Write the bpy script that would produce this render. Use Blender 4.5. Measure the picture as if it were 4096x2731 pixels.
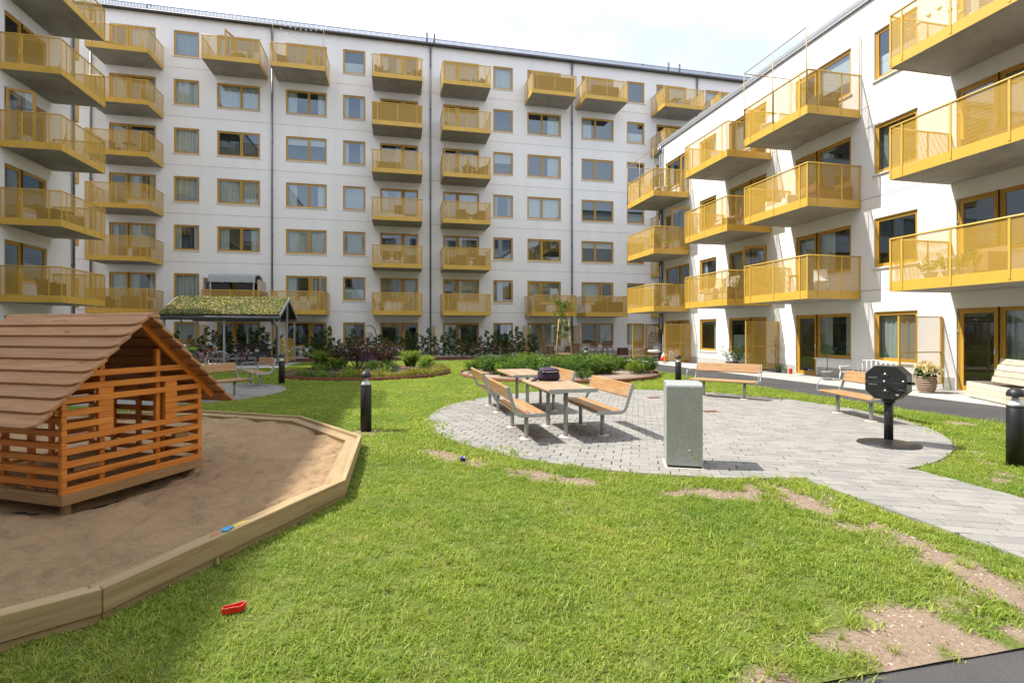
import bpy, bmesh, math, random
import numpy as np
from mathutils import Vector, Matrix, Euler
random.seed(7); RNG = np.random.default_rng(7)
PI = math.pi; R = math.radians
for o in list(bpy.data.objects): bpy.data.objects.remove(o)
S = bpy.context.scene; C = S.collection
# ---------------------------------------------------------------- camera
cam = bpy.data.cameras.new('camera'); co = bpy.data.objects.new('camera', cam); C.objects.link(co)
co.location = (0, 0, 1.56); co.rotation_euler = (R(90), 0, R(-12.43))
cam.sensor_width = 36; cam.lens = 36*2062/4096; cam.shift_y = -37/4096; cam.clip_start = .05; cam.clip_end = 2000
S.camera = co
S.render.resolution_x = 1024; S.render.resolution_y = 682
# ---------------------------------------------------------------- sky and sun
LIGHT = Vector((1, -.35, -1.517)).normalized()
W = bpy.data.worlds.new('World'); S.world = W; W.use_nodes = True
nt = W.node_tree; nt.nodes.clear()
def wn(t, **k):
    n = nt.nodes.new(t)
    for a, b in k.items(): setattr(n, a, b)
    return n
sky = wn('ShaderNodeTexSky', sky_type='NISHITA', sun_disc=False, sun_elevation=R(55.1), sun_rotation=R(-70.7), air_density=1.0, dust_density=1.2, ozone_density=1.2)
tc = wn('ShaderNodeTexCoord'); mp = wn('ShaderNodeMapping'); mp.inputs['Scale'].default_value = (1, 1, 2.2); mp.inputs['Location'].default_value = (.7, .2, .1)
nz = wn('ShaderNodeTexNoise'); nz.inputs['Scale'].default_value = 1.7; nz.inputs['Detail'].default_value = 7; nz.inputs['Roughness'].default_value = .55
cr = wn('ShaderNodeValToRGB'); cr.color_ramp.elements[0].position = .34; cr.color_ramp.elements[1].position = .56
cr.color_ramp.elements[0].color = (.45,)*3+(1,); cr.color_ramp.elements[1].color = (1,)*3+(1,)
mul = wn('ShaderNodeVectorMath', operation='SCALE'); mul.inputs['Scale'].default_value = .14
mx = wn('ShaderNodeMix', data_type='RGBA'); mx.inputs['B'].default_value = (.86, .90, 1.0, 1)
bg = wn('ShaderNodeBackground'); ow = wn('ShaderNodeOutputWorld'); L = nt.links.new
L(tc.outputs['Generated'], mp.inputs['Vector']); L(mp.outputs['Vector'], nz.inputs['Vector']); L(nz.outputs['Fac'], cr.inputs['Fac'])
L(sky.outputs['Color'], mul.inputs[0]); L(mul.outputs['Vector'], mx.inputs['A']); L(cr.outputs['Color'], mx.inputs['Factor'])
L(mx.outputs['Result'], bg.inputs['Color']); bg.inputs['Strength'].default_value = 1.0; L(bg.outputs['Background'], ow.inputs['Surface'])
sd = bpy.data.lights.new('sun', 'SUN'); sd.energy = 4.5; sd.angle = R(.53); sd.color = (1, .955, .88)
so = bpy.data.objects.new('sun', sd); C.objects.link(so); so.rotation_euler = LIGHT.to_track_quat('-Z', 'Y').to_euler(); so.location = (-20, 8, 40)
S.view_settings.view_transform = 'Standard'; S.view_settings.look = 'None'; S.view_settings.gamma = 1; S.view_settings.exposure = .86
S.cycles.max_bounces = 6; S.cycles.diffuse_bounces = 3; S.cycles.glossy_bounces = 2; S.cycles.transparent_max_bounces = 10; S.cycles.transmission_bounces = 4
S.cycles.caustics_reflective = False; S.cycles.caustics_refractive = False
# ---------------------------------------------------------------- mesh helpers
def link(o, parent=None):
    C.objects.link(o)
    if parent is not None: o.parent = parent
    return o
def tag(o, label=None, cat=None, group=None, kind=None):
    if label: o['label'] = label
    if cat: o['category'] = cat
    if group: o['group'] = group
    if kind: o['kind'] = kind
    return o
def thing(name, label, cat, loc=(0, 0, 0), rotz=0, group=None):
    o = bpy.data.objects.new(name, None); o.empty_display_size = .2; C.objects.link(o)
    o.location = loc; o.rotation_euler = (0, 0, rotz)
    return tag(o, label, cat, group)
def obj(name, me, m=None, parent=None, loc=None, rot=None, label=None):
    if m is not None and not me.materials: me.materials.append(M[m] if isinstance(m, str) else m)
    o = bpy.data.objects.new(name, me); link(o, parent)
    if loc is not None: o.location = loc
    if rot is not None: o.rotation_euler = rot
    if label: o['label'] = label
    return o
def ctree(o, parent=None, loc=None, rotz=None):
    c = o.copy(); C.objects.link(c); c.parent = parent
    if loc is not None: c.location = loc
    if rotz is not None: c.rotation_euler = (0, 0, rotz)
    for ch in list(o.children): ctree(ch, c)
    return c
def npmesh(name, V, F, smooth=False):
    V = np.asarray(V, np.float32).reshape(-1, 3); F = np.asarray(F, np.int32); k = F.shape[1]; n = len(F)
    me = bpy.data.meshes.new(name); me.vertices.add(len(V)); me.vertices.foreach_set('co', V.ravel())
    me.loops.add(n*k); me.loops.foreach_set('vertex_index', F.ravel())
    me.polygons.add(n); me.polygons.foreach_set('loop_start', np.arange(0, n*k, k, dtype=np.int32))
    me.polygons.foreach_set('loop_total', np.full(n, k, np.int32))
    if smooth: me.polygons.foreach_set('use_smooth', np.ones(n, bool))
    me.update(calc_edges=True); me.validate(); return me
def fattr(me, name, vals, typ='FLOAT', dom='POINT'):
    a = me.attributes.new(name, typ, dom)
    a.data.foreach_set('value' if typ in ('FLOAT', 'INT') else ('vector' if typ == 'FLOAT_VECTOR' else 'color'), np.asarray(vals, np.int32 if typ == 'INT' else np.float32).ravel())
class MB:
    def __init__(s): s.v = []; s.f = []; s.sm = set()
    def poly(s, pts):
        n = len(s.v); s.v += [tuple(p) for p in pts]; s.f.append(tuple(range(n, n+len(pts)))); return s
    def box(s, x0, x1, y0, y1, z0, z1):
        if x0 > x1: x0, x1 = x1, x0
        if y0 > y1: y0, y1 = y1, y0
        if z0 > z1: z0, z1 = z1, z0
        n = len(s.v)
        s.v += [(x0,y0,z0),(x1,y0,z0),(x1,y1,z0),(x0,y1,z0),(x0,y0,z1),(x1,y0,z1),(x1,y1,z1),(x0,y1,z1)]
        for q in ((3,2,1,0),(4,5,6,7),(0,1,5,4),(1,2,6,5),(2,3,7,6),(3,0,4,7)): s.f.append(tuple(n+i for i in q))
        return s
    def beam(s, p, q, w, h, up=(0, 0, 1)):
        p = Vector(p); q = Vector(q); d = (q-p).normalized(); u = Vector(up)
        if abs(d.dot(u)) > .98: u = Vector((1, 0, 0))
        a = d.cross(u).normalized()*w/2; b = a.cross(d).normalized()*h/2; n = len(s.v)
        for c in (p, q):
            for i, j in ((-1,-1),(1,-1),(1,1),(-1,1)): s.v.append(tuple(c+a*i+b*j))
        for f in ((0,1,2,3),(7,6,5,4),(0,4,5,1),(1,5,6,2),(2,6,7,3),(3,7,4,0)): s.f.append(tuple(n+i for i in f))
        return s
    def tube(s, pts, r, n=8, cap=True, closed=False, smooth=True):
        pts = [Vector(p) for p in pts]; rs = r if isinstance(r, (list, tuple)) else [r]*len(pts)
        base = len(s.v); N = len(pts); prev = None
        for i, p in enumerate(pts):
            if closed: d = (pts[(i+1) % N]-pts[i-1])
            else: d = (pts[min(i+1, N-1)]-pts[max(i-1, 0)])
            d.normalize()
            if prev is None:
                u = Vector((0, 0, 1)) if abs(d.z) < .9 else Vector((1, 0, 0)); a = d.cross(u).normalized()
            else:
                a = (prev-d*prev.dot(d)).normalized()
            prev = a; b = d.cross(a)
            for k in range(n):
                t = 2*PI*k/n; s.v.append(tuple(p+(a*math.cos(t)+b*math.sin(t))*rs[i]))
        for i in range(N if closed else N-1):
            j = (i+1) % N
            for k in range(n):
                if smooth: s.sm.add(len(s.f))
                s.f.append((base+i*n+k, base+i*n+(k+1) % n, base+j*n+(k+1) % n, base+j*n+k))
        if cap and not closed:
            s.f.append(tuple(base+k for k in reversed(range(n)))); s.f.append(tuple(base+(N-1)*n+k for k in range(n)))
        return s
    def cyl(s, p, q, r, r1=None, n=12): return s.tube([p, q], [r, r if r1 is None else r1], n)
    def lathe(s, prof, c=(0, 0, 0), n=20, smooth=True):
        base = len(s.v)
        for r, z in prof:
            for k in range(n):
                t = 2*PI*k/n; s.v.append((c[0]+r*math.cos(t), c[1]+r*math.sin(t), c[2]+z))
        for i in range(len(prof)-1):
            for k in range(n):
                if smooth: s.sm.add(len(s.f))
                s.f.append((base+i*n+k, base+i*n+(k+1) % n, base+(i+1)*n+(k+1) % n, base+(i+1)*n+k))
        if prof[0][0] > 1e-4: s.f.append(tuple(base+k for k in reversed(range(n))))
        if prof[-1][0] > 1e-4: s.f.append(tuple(base+(len(prof)-1)*n+k for k in range(n)))
        return s
    def prism(s, poly, z0, z1):
        n = len(s.v); k = len(poly)
        s.v += [(x, y, z0) for x, y in poly]+[(x, y, z1) for x, y in poly]
        s.f.append(tuple(n+i for i in reversed(range(k)))); s.f.append(tuple(n+k+i for i in range(k)))
        for i in range(k): j = (i+1) % k; s.f.append((n+i, n+j, n+k+j, n+k+i))
        return s
    def ext(s, poly, p0, du, dv, dn):
        """extrude a 2D outline: point = p0 + du*x + dv*y, thickness vector dn"""
        p0, du, dv, dn = map(Vector, (p0, du, dv, dn)); n = len(s.v); k = len(poly)
        s.v += [tuple(p0+du*x+dv*y) for x, y in poly]+[tuple(p0+du*x+dv*y+dn) for x, y in poly]
        s.f.append(tuple(n+i for i in reversed(range(k)))); s.f.append(tuple(n+k+i for i in range(k)))
        for i in range(k): j = (i+1) % k; s.f.append((n+i, n+j, n+k+j, n+k+i))
        return s
    def mesh(s, name='m', bevel=0, seg=2):
        me = bpy.data.meshes.new(name); me.from_pydata(s.v, [], s.f); me.validate()
        for i in s.sm:
            if i < len(me.polygons): me.polygons[i].use_smooth = True
        if bevel or True:
            bm = bmesh.new(); bm.from_mesh(me)
            bmesh.ops.recalc_face_normals(bm, faces=bm.faces)
            if bevel:
                ed = [e for e in bm.edges if len(e.link_faces) == 2 and e.calc_face_angle(0) > .6]
                bmesh.ops.bevel(bm, geom=ed, offset=bevel, segments=seg, profile=.5, affect='EDGES', clamp_overlap=True)
            bm.to_mesh(me); bm.free()
        me.update(); return me
    def build(s, name, m, parent=None, bevel=0, loc=None, rot=None, label=None, seg=2):
        return obj(name, s.mesh(name, bevel, seg), m, parent, loc, rot, label)
_pl = {}
def plank_mesh(l, w, h, b=.004):
    k = (round(l, 3), round(w, 3), round(h, 3), b)
    if k not in _pl: _pl[k] = MB().box(-l/2, l/2, -w/2, w/2, -h/2, h/2).mesh('plank', b, 1)
    return _pl[k]
def plank(name, m, parent, p, q, w, h, up=(0, 0, 1), b=.004, roll=0):
    """bar of section w (sideways) x h (along up) from p to q, grain along its own X"""
    p = Vector(p); q = Vector(q); x = (q-p).normalized(); u = Vector(up)
    if abs(x.dot(u)) > .98: u = Vector((0, 1, 0))
    y = u.cross(x).normalized(); z = x.cross(y)
    key = (plank_mesh((q-p).length, w, h, b), m); me = key[0]
    if me.materials and me.materials[0] != M[m]: me = me.copy(); me.materials.clear()
    o = obj(name, me, m, parent)
    o.matrix_local = Matrix.Translation((p+q)/2) @ Matrix((x, y, z)).transposed().to_4x4() @ Matrix.Rotation(roll, 4, 'X')
    return o
# ---------------------------------------------------------------- materials
M = {}
class NT:
    def __init__(s, name):
        s.m = bpy.data.materials.new(name); s.m.use_nodes = True; s.t = s.m.node_tree; s.t.nodes.clear(); M[name] = s.m
        s.out = s.n('ShaderNodeOutputMaterial')
    def n(s, t, **k):
        n = s.t.nodes.new(t)
        for a, b in k.items():
            if a.startswith('i_'):
                key = a[2:].replace('_', ' ')
                key = {i.name.lower(): i.name for i in n.inputs}.get(key.lower(), key); n.inputs[key].default_value = b
            else: setattr(n, a, b)
        return n
    def l(s, a, b): s.t.links.new(a, b)
    def coord(s, which='Object', scale=(1, 1, 1), offset_random=False):
        tcn = s.n('ShaderNodeTexCoord'); o = tcn.outputs[which]
        if offset_random:
            oi = s.n('ShaderNodeObjectInfo'); v = s.n('ShaderNodeVectorMath', operation='SCALE'); v.inputs[0].default_value = (37, 17, 29); s.l(oi.outputs['Random'], v.inputs['Scale'])
            ad = s.n('ShaderNodeVectorMath', operation='ADD'); s.l(o, ad.inputs[0]); s.l(v.outputs[0], ad.inputs[1]); o = ad.outputs[0]
        mpn = s.n('ShaderNodeMapping'); mpn.inputs['Scale'].default_value = scale; s.l(o, mpn.inputs['Vector']); return mpn.outputs['Vector']
    def noise(s, vec, scale, detail=4, rough=.55, dist=0):
        n = s.n('ShaderNodeTexNoise'); n.inputs['Scale'].default_value = scale; n.inputs['Detail'].default_value = detail; n.inputs['Roughness'].default_value = rough; n.inputs['Distortion'].default_value = dist
        s.l(vec, n.inputs['Vector']); return n.outputs['Fac']
    def ramp(s, fac, stops):
        r = s.n('ShaderNodeValToRGB'); e = r.color_ramp.elements
        while len(e) < len(stops): e.new(.5)
        for i, (p, c) in enumerate(stops):
            e[i].position = p; e[i].color = tuple(c)+(1,) if not isinstance(c, (int, float)) else (c, c, c, 1)
        s.l(fac, r.inputs['Fac']); return r.outputs['Color']
    def mix(s, fac, a, b, mode='MIX'):
        m = s.n('ShaderNodeMix', data_type='RGBA', blend_type=mode)
        for key, v in (('Factor', fac), ('A', a), ('B', b)):
            sk = m.inputs[key] if key == 'Factor' else [i for i in m.inputs if i.name == key and i.type == 'RGBA'][0]
            if isinstance(v, (int, float)): sk.default_value = v if key == 'Factor' else (v, v, v, 1)
            elif isinstance(v, tuple): sk.default_value = v+(1,) if len(v) == 3 else v
            else: s.l(v, sk)
        return [o for o in m.outputs if o.type == 'RGBA'][0]
    def bsdf(s, col, rough=.6, metal=0, spec=.5, bump=None, bstr=.3, bdist=.01, **k):
        b = s.n('ShaderNodeBsdfPrincipled')
        if isinstance(col, tuple): b.inputs['Base Color'].default_value = col+(1,)
        else: s.l(col, b.inputs['Base Color'])
        if isinstance(rough, (int, float)): b.inputs['Roughness'].default_value = rough
        else: s.l(rough, b.inputs['Roughness'])
        b.inputs['Metallic'].default_value = metal; b.inputs['Specular IOR Level'].default_value = spec
        for a, v in k.items(): b.inputs[a.replace('_', ' ')].default_value = v
        if bump is not None:
            bn = s.n('ShaderNodeBump'); bn.inputs['Strength'].default_value = bstr; bn.inputs['Distance'].default_value = bdist; s.l(bump, bn.inputs['Height']); s.l(bn.outputs['Normal'], b.inputs['Normal'])
        return b
    def fin(s, sh): s.l(sh.outputs[0] if hasattr(sh, 'outputs') else sh, s.out.inputs['Surface']); return s.m
def c3(c, k): return tuple(min(1, x*k) for x in c)
def simple(name, col, rough=.6, metal=0, var=.12, scale=6, bump=0, bscale=60, spec=.5, coord='Object', **k):
    t = NT(name); v = t.coord(coord, offset_random=True); f = t.noise(v, scale)
    colr = t.ramp(f, [(.3, c3(col, 1-var)), (.7, c3(col, 1+var))])
    bp = t.noise(v, bscale, 3) if bump else None
    return t.fin(t.bsdf(colr, rough, metal, spec, bp, bump, .004, **k))
def wood(name, dark, mid, light, rough=.55, scale=1.0, wear=0):
    t = NT(name); v = t.coord('Object', (1.6*scale, 22*scale, 22*scale), True)
    g = t.noise(v, 1.4, 6, .6, .8); col = t.ramp(g, [(.25, dark), (.5, mid), (.75, light)])
    v2 = t.coord('Object', (1.1, 5, 5), True); k = t.noise(v2, 1.7, 2)
    kn = t.ramp(k, [(.69, (1, 1, 1)), (.75, (.45, .36, .3))]); col = t.mix(1.0, col, kn, 'MULTIPLY')
    oi = t.n('ShaderNodeObjectInfo'); rv = t.ramp(oi.outputs['Random'], [(0, (.82, .80, .78)), (1, (1.0, 1.0, 1.0))]); col = t.mix(1.0, col, rv, 'MULTIPLY')
    if wear:
        vw = t.coord('Object', (2.2, 4, 4), True); w = t.ramp(t.noise(vw, 2.2, 5, .65), [(.42, 0), (.72, wear)]); col = t.mix(w, col, (.34, .305, .25))
    return t.fin(t.bsdf(col, rough, 0, .35, g, .25, .003))
# building surfaces
t = NT('white_render'); v = t.coord('Generated'); vo = t.coord('Object'); f = t.noise(vo, .35, 5); f2 = t.noise(vo, 220, 2)
sv = t.coord('Object', (1.3, 1.3, .12)); st = t.noise(sv, 1.1, 5)
col = t.mix(t.ramp(st, [(.45, 0), (.8, .55)]), t.ramp(f, [(.3, (.77, .765, .75)), (.7, (.81, .805, .79))]), (.70, .695, .675))
oi = t.n('ShaderNodeObjectInfo'); col = t.mix(1., col, t.ramp(oi.outputs['Random'], [(0, (.955, .955, .96)), (1, (1., 1., 1.))]), 'MULTIPLY')
t.fin(t.bsdf(col, .85, 0, .25, f2, .25, .003))
simple('joint_grey', (.24, .24, .245), .9)
simple('plinth_grey', (.40, .39, .352), .9, var=.08, bump=.3)
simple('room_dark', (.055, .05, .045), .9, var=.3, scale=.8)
simple('yellow_paint', (.58, .355, .052), .42, var=.05, scale=1.5, bump=.05, bscale=300)
simple('yellow_frame', (.47, .265, .036), .45, var=.06, scale=2)
t = NT('concrete'); v = t.coord('Object', offset_random=True); f = t.noise(v, 1.3, 6, .65, .6); f2 = t.noise(v, 45, 3)
t.fin(t.bsdf(t.ramp(f, [(.25, (.245, .225, .195)), (.5, (.34, .32, .285)), (.75, (.40, .38, .352))]), .85, 0, .2, f2, .3, .004))
simple('eave_dark', (.055, .05, .05), .5, var=.15)
simple('pipe_grey', (.13, .14, .155), .42, .4, var=.1)
simple('cap_grey', (.33, .345, .352), .45, .3, var=.08)
simple('white_metal', (.70, .70, .68), .45, var=.04)
simple('black_metal', (.016, .016, .017), .38, .1, var=.2, bump=.15, bscale=400)
simple('white_paint', (.78, .77, .73), .5, var=.04)
# expanded metal mesh
t = NT('yellow_mesh'); tcn = t.n('ShaderNodeTexCoord'); sep = t.n('ShaderNodeSeparateXYZ'); t.l(tcn.outputs['UV'], sep.inputs[0])
def mth(op, a, b=None):
    n = t.n('ShaderNodeMath', operation=op)
    for i, x in enumerate((a, b)):
        if x is None: continue
        if isinstance(x, (int, float)): n.inputs[i].default_value = x
        else: t.l(x, n.inputs[i])
    return n.outputs[0]
px = mth('MULTIPLY', sep.outputs[0], 1/.056); pz = mth('MULTIPLY', sep.outputs[1], 1/.030)
sm_ = mth('ADD', px, pz); df_ = mth('SUBTRACT', px, pz)
def tri(x): return mth('ABSOLUTE', mth('SUBTRACT', mth('FRACT', x), .5))
hole = mth('MULTIPLY', mth('LESS_THAN', tri(sm_), .352), mth('LESS_THAN', tri(df_), .352))
tr = t.n('ShaderNodeBsdfTransparent'); pb = t.bsdf((.58, .355, .052), .45); ms = t.n('ShaderNodeMixShader')
t.l(hole, ms.inputs[0]); t.l(pb.outputs[0], ms.inputs[1]); t.l(tr.outputs[0], ms.inputs[2]); t.fin(ms)
# glazing
t = NT('glass'); lw_ = t.n('ShaderNodeLayerWeight'); pw = t.n('ShaderNodeMath', operation='POWER'); pw.inputs[1].default_value = 4.0; t.l(lw_.outputs['Facing'], pw.inputs[0]); fr = t.n('ShaderNodeMath', operation='MULTIPLY_ADD'); fr.inputs[1].default_value = .84; fr.inputs[2].default_value = .0; t.l(pw.outputs[0], fr.inputs[0])
gl = t.n('ShaderNodeBsdfGlossy'); gl.inputs['Roughness'].default_value = .004; gl.inputs['Color'].default_value = (.70, .85, 1, 1)  # blue of a reflected clear sky put into the gloss colour
tr = t.n('ShaderNodeBsdfTransparent'); tr.inputs['Color'].default_value = (.80, .86, .84, 1); ms = t.n('ShaderNodeMixShader')
ad = t.n('ShaderNodeMath', operation='ADD'); ad.inputs[1].default_value = .16; t.l(fr.outputs[0], ad.inputs[0])
t.l(ad.outputs[0], ms.inputs[0]); t.l(tr.outputs[0], ms.inputs[1]); t.l(gl.outputs[0], ms.inputs[2]); t.fin(ms)
t = NT('curtain'); oi = t.n('ShaderNodeObjectInfo')
colr = t.ramp(oi.outputs['Random'], [(0, (.62, .63, .60)), (.4, (.74, .74, .70)), (.7, (.50, .53, .50)), (.9, (.36, .37, .352))])
b = t.bsdf(colr, .9); tl = t.n('ShaderNodeBsdfTranslucent'); t.l(colr, tl.inputs[0]); ms = t.n('ShaderNodeMixShader'); ms.inputs[0].default_value = .25
t.l(b.outputs[0], ms.inputs[1]); t.l(tl.outputs[0], ms.inputs[2]); t.fin(ms)
# metals, wood
t = NT('galvanised'); v = t.coord('Object', offset_random=True); vo = t.n('ShaderNodeTexVoronoi'); vo.inputs['Scale'].default_value = 26; t.l(v, vo.inputs['Vector'])
f = t.noise(v, 5, 5, .6); c1 = t.ramp(vo.outputs['Distance'], [(0, (.34, .36, .345)), (.8, (.43, .45, .435))]); c2 = t.mix(t.ramp(f, [(.4, 0), (.7, .55)]), c1, (.34, .36, .352))
t.fin(t.bsdf(c2, t.ramp(f, [(.3, .42), (.7, .60)]), .45, .5, f, .08, .004))
wood('bench_wood', (.22, .105, .034), (.37, .20, .075), (.50, .30, .13), .5, 1, .4)
wood('table_wood', (.24, .14, .065), (.36, .235, .125), (.46, .32, .19), .55, 1, .75)
wood('play_orange', (.46, .135, .016), (.62, .21, .028), (.74, .30, .055), .5)
wood('play_base', (.26, .15, .06), (.34, .20, .085), (.40, .25, .12), .6)
wood('play_roof', (.27, .13, .055), (.41, .215, .10), (.50, .285, .145), .6, .8, .08)
wood('edge_timber', (.27, .185, .085), (.37, .265, .135), (.45, .335, .18), .65, .7, .1)
wood('stake_wood', (.38, .26, .13), (.50, .36, .19), (.58, .43, .25), .6)
wood('pale_wood', (.55, .47, .36), (.66, .58, .46), (.72, .65, .53), .6)
wood('dark_wood', (.07, .025, .015), (.12, .04, .025), (.16, .06, .035), .5)
wood('brown_wood', (.16, .085, .045), (.23, .125, .065), (.29, .17, .09), .55)
simple('corten', (.17, .055, .025), .8, var=.35, scale=9, bump=.2)
# ================================================================ buildings
ST = 2.9
def wall_panel(b, x0, x1, z0, z1, ops, dep=.16):
    xs = sorted({x0, x1, *[v for o in ops for v in o[:2]]}); zs = sorted({z0, z1, *[v for o in ops for v in o[2:]]})
    V = {}; mb = MB()
    def vid(x, z):
        if (x, z) not in V: V[(x, z)] = len(mb.v); mb.v.append((x, 0, z))
        return V[(x, z)]
    for i in range(len(xs)-1):
        for j in range(len(zs)-1):
            cx = (xs[i]+xs[i+1])/2; cz = (zs[j]+zs[j+1])/2
            if any(o[0] < cx < o[1] and o[2] < cz < o[3] for o in ops): continue
            mb.f.append((vid(xs[i], zs[j]), vid(xs[i+1], zs[j]), vid(xs[i+1], zs[j+1]), vid(xs[i], zs[j+1])))
    for a0, a1, b0, b1 in ops:
        for p, q in (((a0, b0), (a0, b1)), ((a0, b1), (a1, b1)), ((a1, b1), (a1, b0)), ((a1, b0), (a0, b0))):
            mb.poly([(p[0], 0, p[1]), (q[0], 0, q[1]), (q[0], dep, q[1]), (p[0], dep, p[1])])
    for z in (z0, z1): mb.poly([(x0, 0, z), (x1, 0, z), (x1, .05, z), (x0, .05, z)])
    for x in (x0, x1): mb.poly([(x, 0, z0), (x, 0, z1), (x, .05, z1), (x, .05, z0)])
    me = bpy.data.meshes.new('wall_panel'); me.from_pydata(mb.v, [], mb.f); me.update()
    return obj('wall_panel', me, 'white_render', b)
_cur = {}
def curtain_mesh(w, h, kind):
    k = (round(w, 2), round(h, 2), kind)
    if k in _cur: return _cur[k]
    rr = random.Random(str(k)); mb = MB(); segs = []
    if kind == 'both': segs = [(.02, w*rr.uniform(.2, .36)), (w-w*rr.uniform(.2, .36), w-.02)]
    elif kind == 'left': segs = [(.02, w*rr.uniform(.3, .5))]
    elif kind == 'right': segs = [(w-w*rr.uniform(.3, .5), w-.02)]
    elif kind == 'full': segs = [(.01, w-.01)]
    if kind == 'blind':
        mb.box(.05, w-.05, .16, .165, h*rr.uniform(.3, .7), h-.02)
    elif kind == 'low':
        mb.box(.05, w-.05, .16, .165, .03, h*rr.uniform(.45, .6))
    for s0, s1 in segs:
        n = max(6, int((s1-s0)/.035)); ph = rr.uniform(0, 6); pr = None
        for i in range(n+1):
            x = s0+(s1-s0)*i/n; y = .22+.022*math.sin(ph+i*1.35)+.012*math.sin(i*.7)
            a = len(mb.v); mb.v += [(x, y, .02), (x, y*.9+.02, h-.02)]
            if pr is not None: mb.sm.add(len(mb.f)); mb.f.append((pr, a, a+1, pr+1))
            pr = a
    _cur[k] = mb.mesh('curtain'); return _cur[k]
_proto = {}
def frame_mb(mb, x0, x1, z0, z1, w, y0, y1):
    mb.box(x0, x1, y0, y1, z0, z0+w); mb.box(x0, x1, y0, y1, z1-w, z1); mb.box(x0, x0+w, y0, y1, z0+w, z1-w); mb.box(x1-w, x1, y0, y1, z0+w, z1-w)
def pane(parent, x0, x1, z0, z1, y):
    w, h = x1-x0, z1-z0
    k = ('pane', round(w, 3), round(h, 3))
    if k not in _proto:
        me = bpy.data.meshes.new('pane'); me.from_pydata([(-w/2, 0, -h/2), (w/2, 0, -h/2), (w/2, 0, h/2), (-w/2, 0, h/2)], [], [(0, 1, 2, 3)]); _proto[k] = me
    o = obj('pane', _proto[k], 'glass', parent, ((x0+x1)/2, y, (z0+z1)/2)); return o
def make_window(w, h, lights, sill=True):
    mb = MB(); frame_mb(mb, 0, w, 0, h, .05, .045, .13); fr = .05; xs = [fr]
    for l in lights[:-1]: xs.append(fr+(w-2*fr)*l)
    xs.append(w-fr)
    for i in range(len(xs)-1):
        a, c = xs[i]+(.012 if i else 0), xs[i+1]-(.012 if i < len(xs)-2 else 0)
        frame_mb(mb, a, c, fr, h-fr, .06, .06, .12)
    o = mb.build('window', 'yellow_frame')
    for i in range(len(xs)-1):
        a, c = xs[i]+.06, xs[i+1]-.06; pane(o, a, c, fr+.06, h-fr-.06, .085)
    if sill: MB().box(-.05, w+.05, -.055, .045, -.05, -.018).build('sill', 'white_metal', o)
    return o
def make_door(w, h, hinge_left=True):
    mb = MB(); frame_mb(mb, 0, w, 0, h, .045, .045, .13); frame_mb(mb, .05, w-.05, .05, h-.05, .085, .058, .118)
    o = mb.build('door', 'yellow_frame'); pane(o, .135, w-.135, .135, h-.135, .085)
    hx = w-.10 if hinge_left else .10
    MB().box(hx-.012, hx+.012, .03, .058, .98, 1.12).build('handle', 'white_metal', o)
    x = 0.012 if hinge_left else w-.012
    for z in (.35, 1.5, 1.95): MB().cyl((x, .035, z), (x, .035, z+.1), .012, n=6).build('hinge', 'galvanised', o)
    return o
def put(b, key, fn, x, z, rnd, curtain=None, w=1.38, h=1.52):
    if key in _proto: o = ctree(_proto[key], b)
    else: o = fn(); o.parent = b; _proto[key] = o
    o.location = (x, 0, z)
    for ch in o.children:
        if ch.name.startswith('pane'): ch.rotation_euler = (rnd.gauss(0, .0022), 0, rnd.gauss(0, .0035))
    for ch in list(o.children):
        if ch.name.startswith(('curtain',)): bpy.data.objects.remove(ch)
    if curtain: obj('curtain', curtain_mesh(w, h, curtain), 'curtain', o)
    return o
def pick_curtain(rnd): return rnd.choice(['both', 'full', 'left', 'right', 'both', 'blind', 'low', None, None, 'full'])
def opening(b, kind, x, fl, rnd, ops, cur='auto'):
    z = fl*ST
    if kind == 'S':
        ops.append((x, x+1.38, z+.67, z+2.19)); put(b, 'S', lambda: make_window(1.38, 1.52, [1]), x, z+.67, rnd, pick_curtain(rnd) if cur == 'auto' else cur, 1.38, 1.52)
    elif kind == 'D':
        ops.append((x, x+2.42, z+.67, z+2.19)); l = .56 if int(abs(x)*7) % 2 else .43
        put(b, ('D', l), lambda: make_window(2.42, 1.52, [l, 1]), x, z+.67, rnd, pick_curtain(rnd) if cur == 'auto' else cur, 2.42, 1.52)
    else:
        dz = z+.02; dl = kind == 'DW'; dx = x if dl else x+1.44; wx = x+.98 if dl else x
        ops.append((dx, dx+.98, dz, z+2.19)); ops.append((wx, wx+1.44, z+.67, z+2.19))
        put(b, ('door', dl), lambda: make_door(.98, 2.17, dl), dx, dz, rnd, rnd.choice([None, None, 'full', 'left']), .98, 2.17)
        put(b, 'DWw', lambda: make_window(1.44, 1.52, [1]), wx, z+.67, rnd, pick_curtain(rnd) if cur == 'auto' else cur, 1.44, 1.52)
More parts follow.
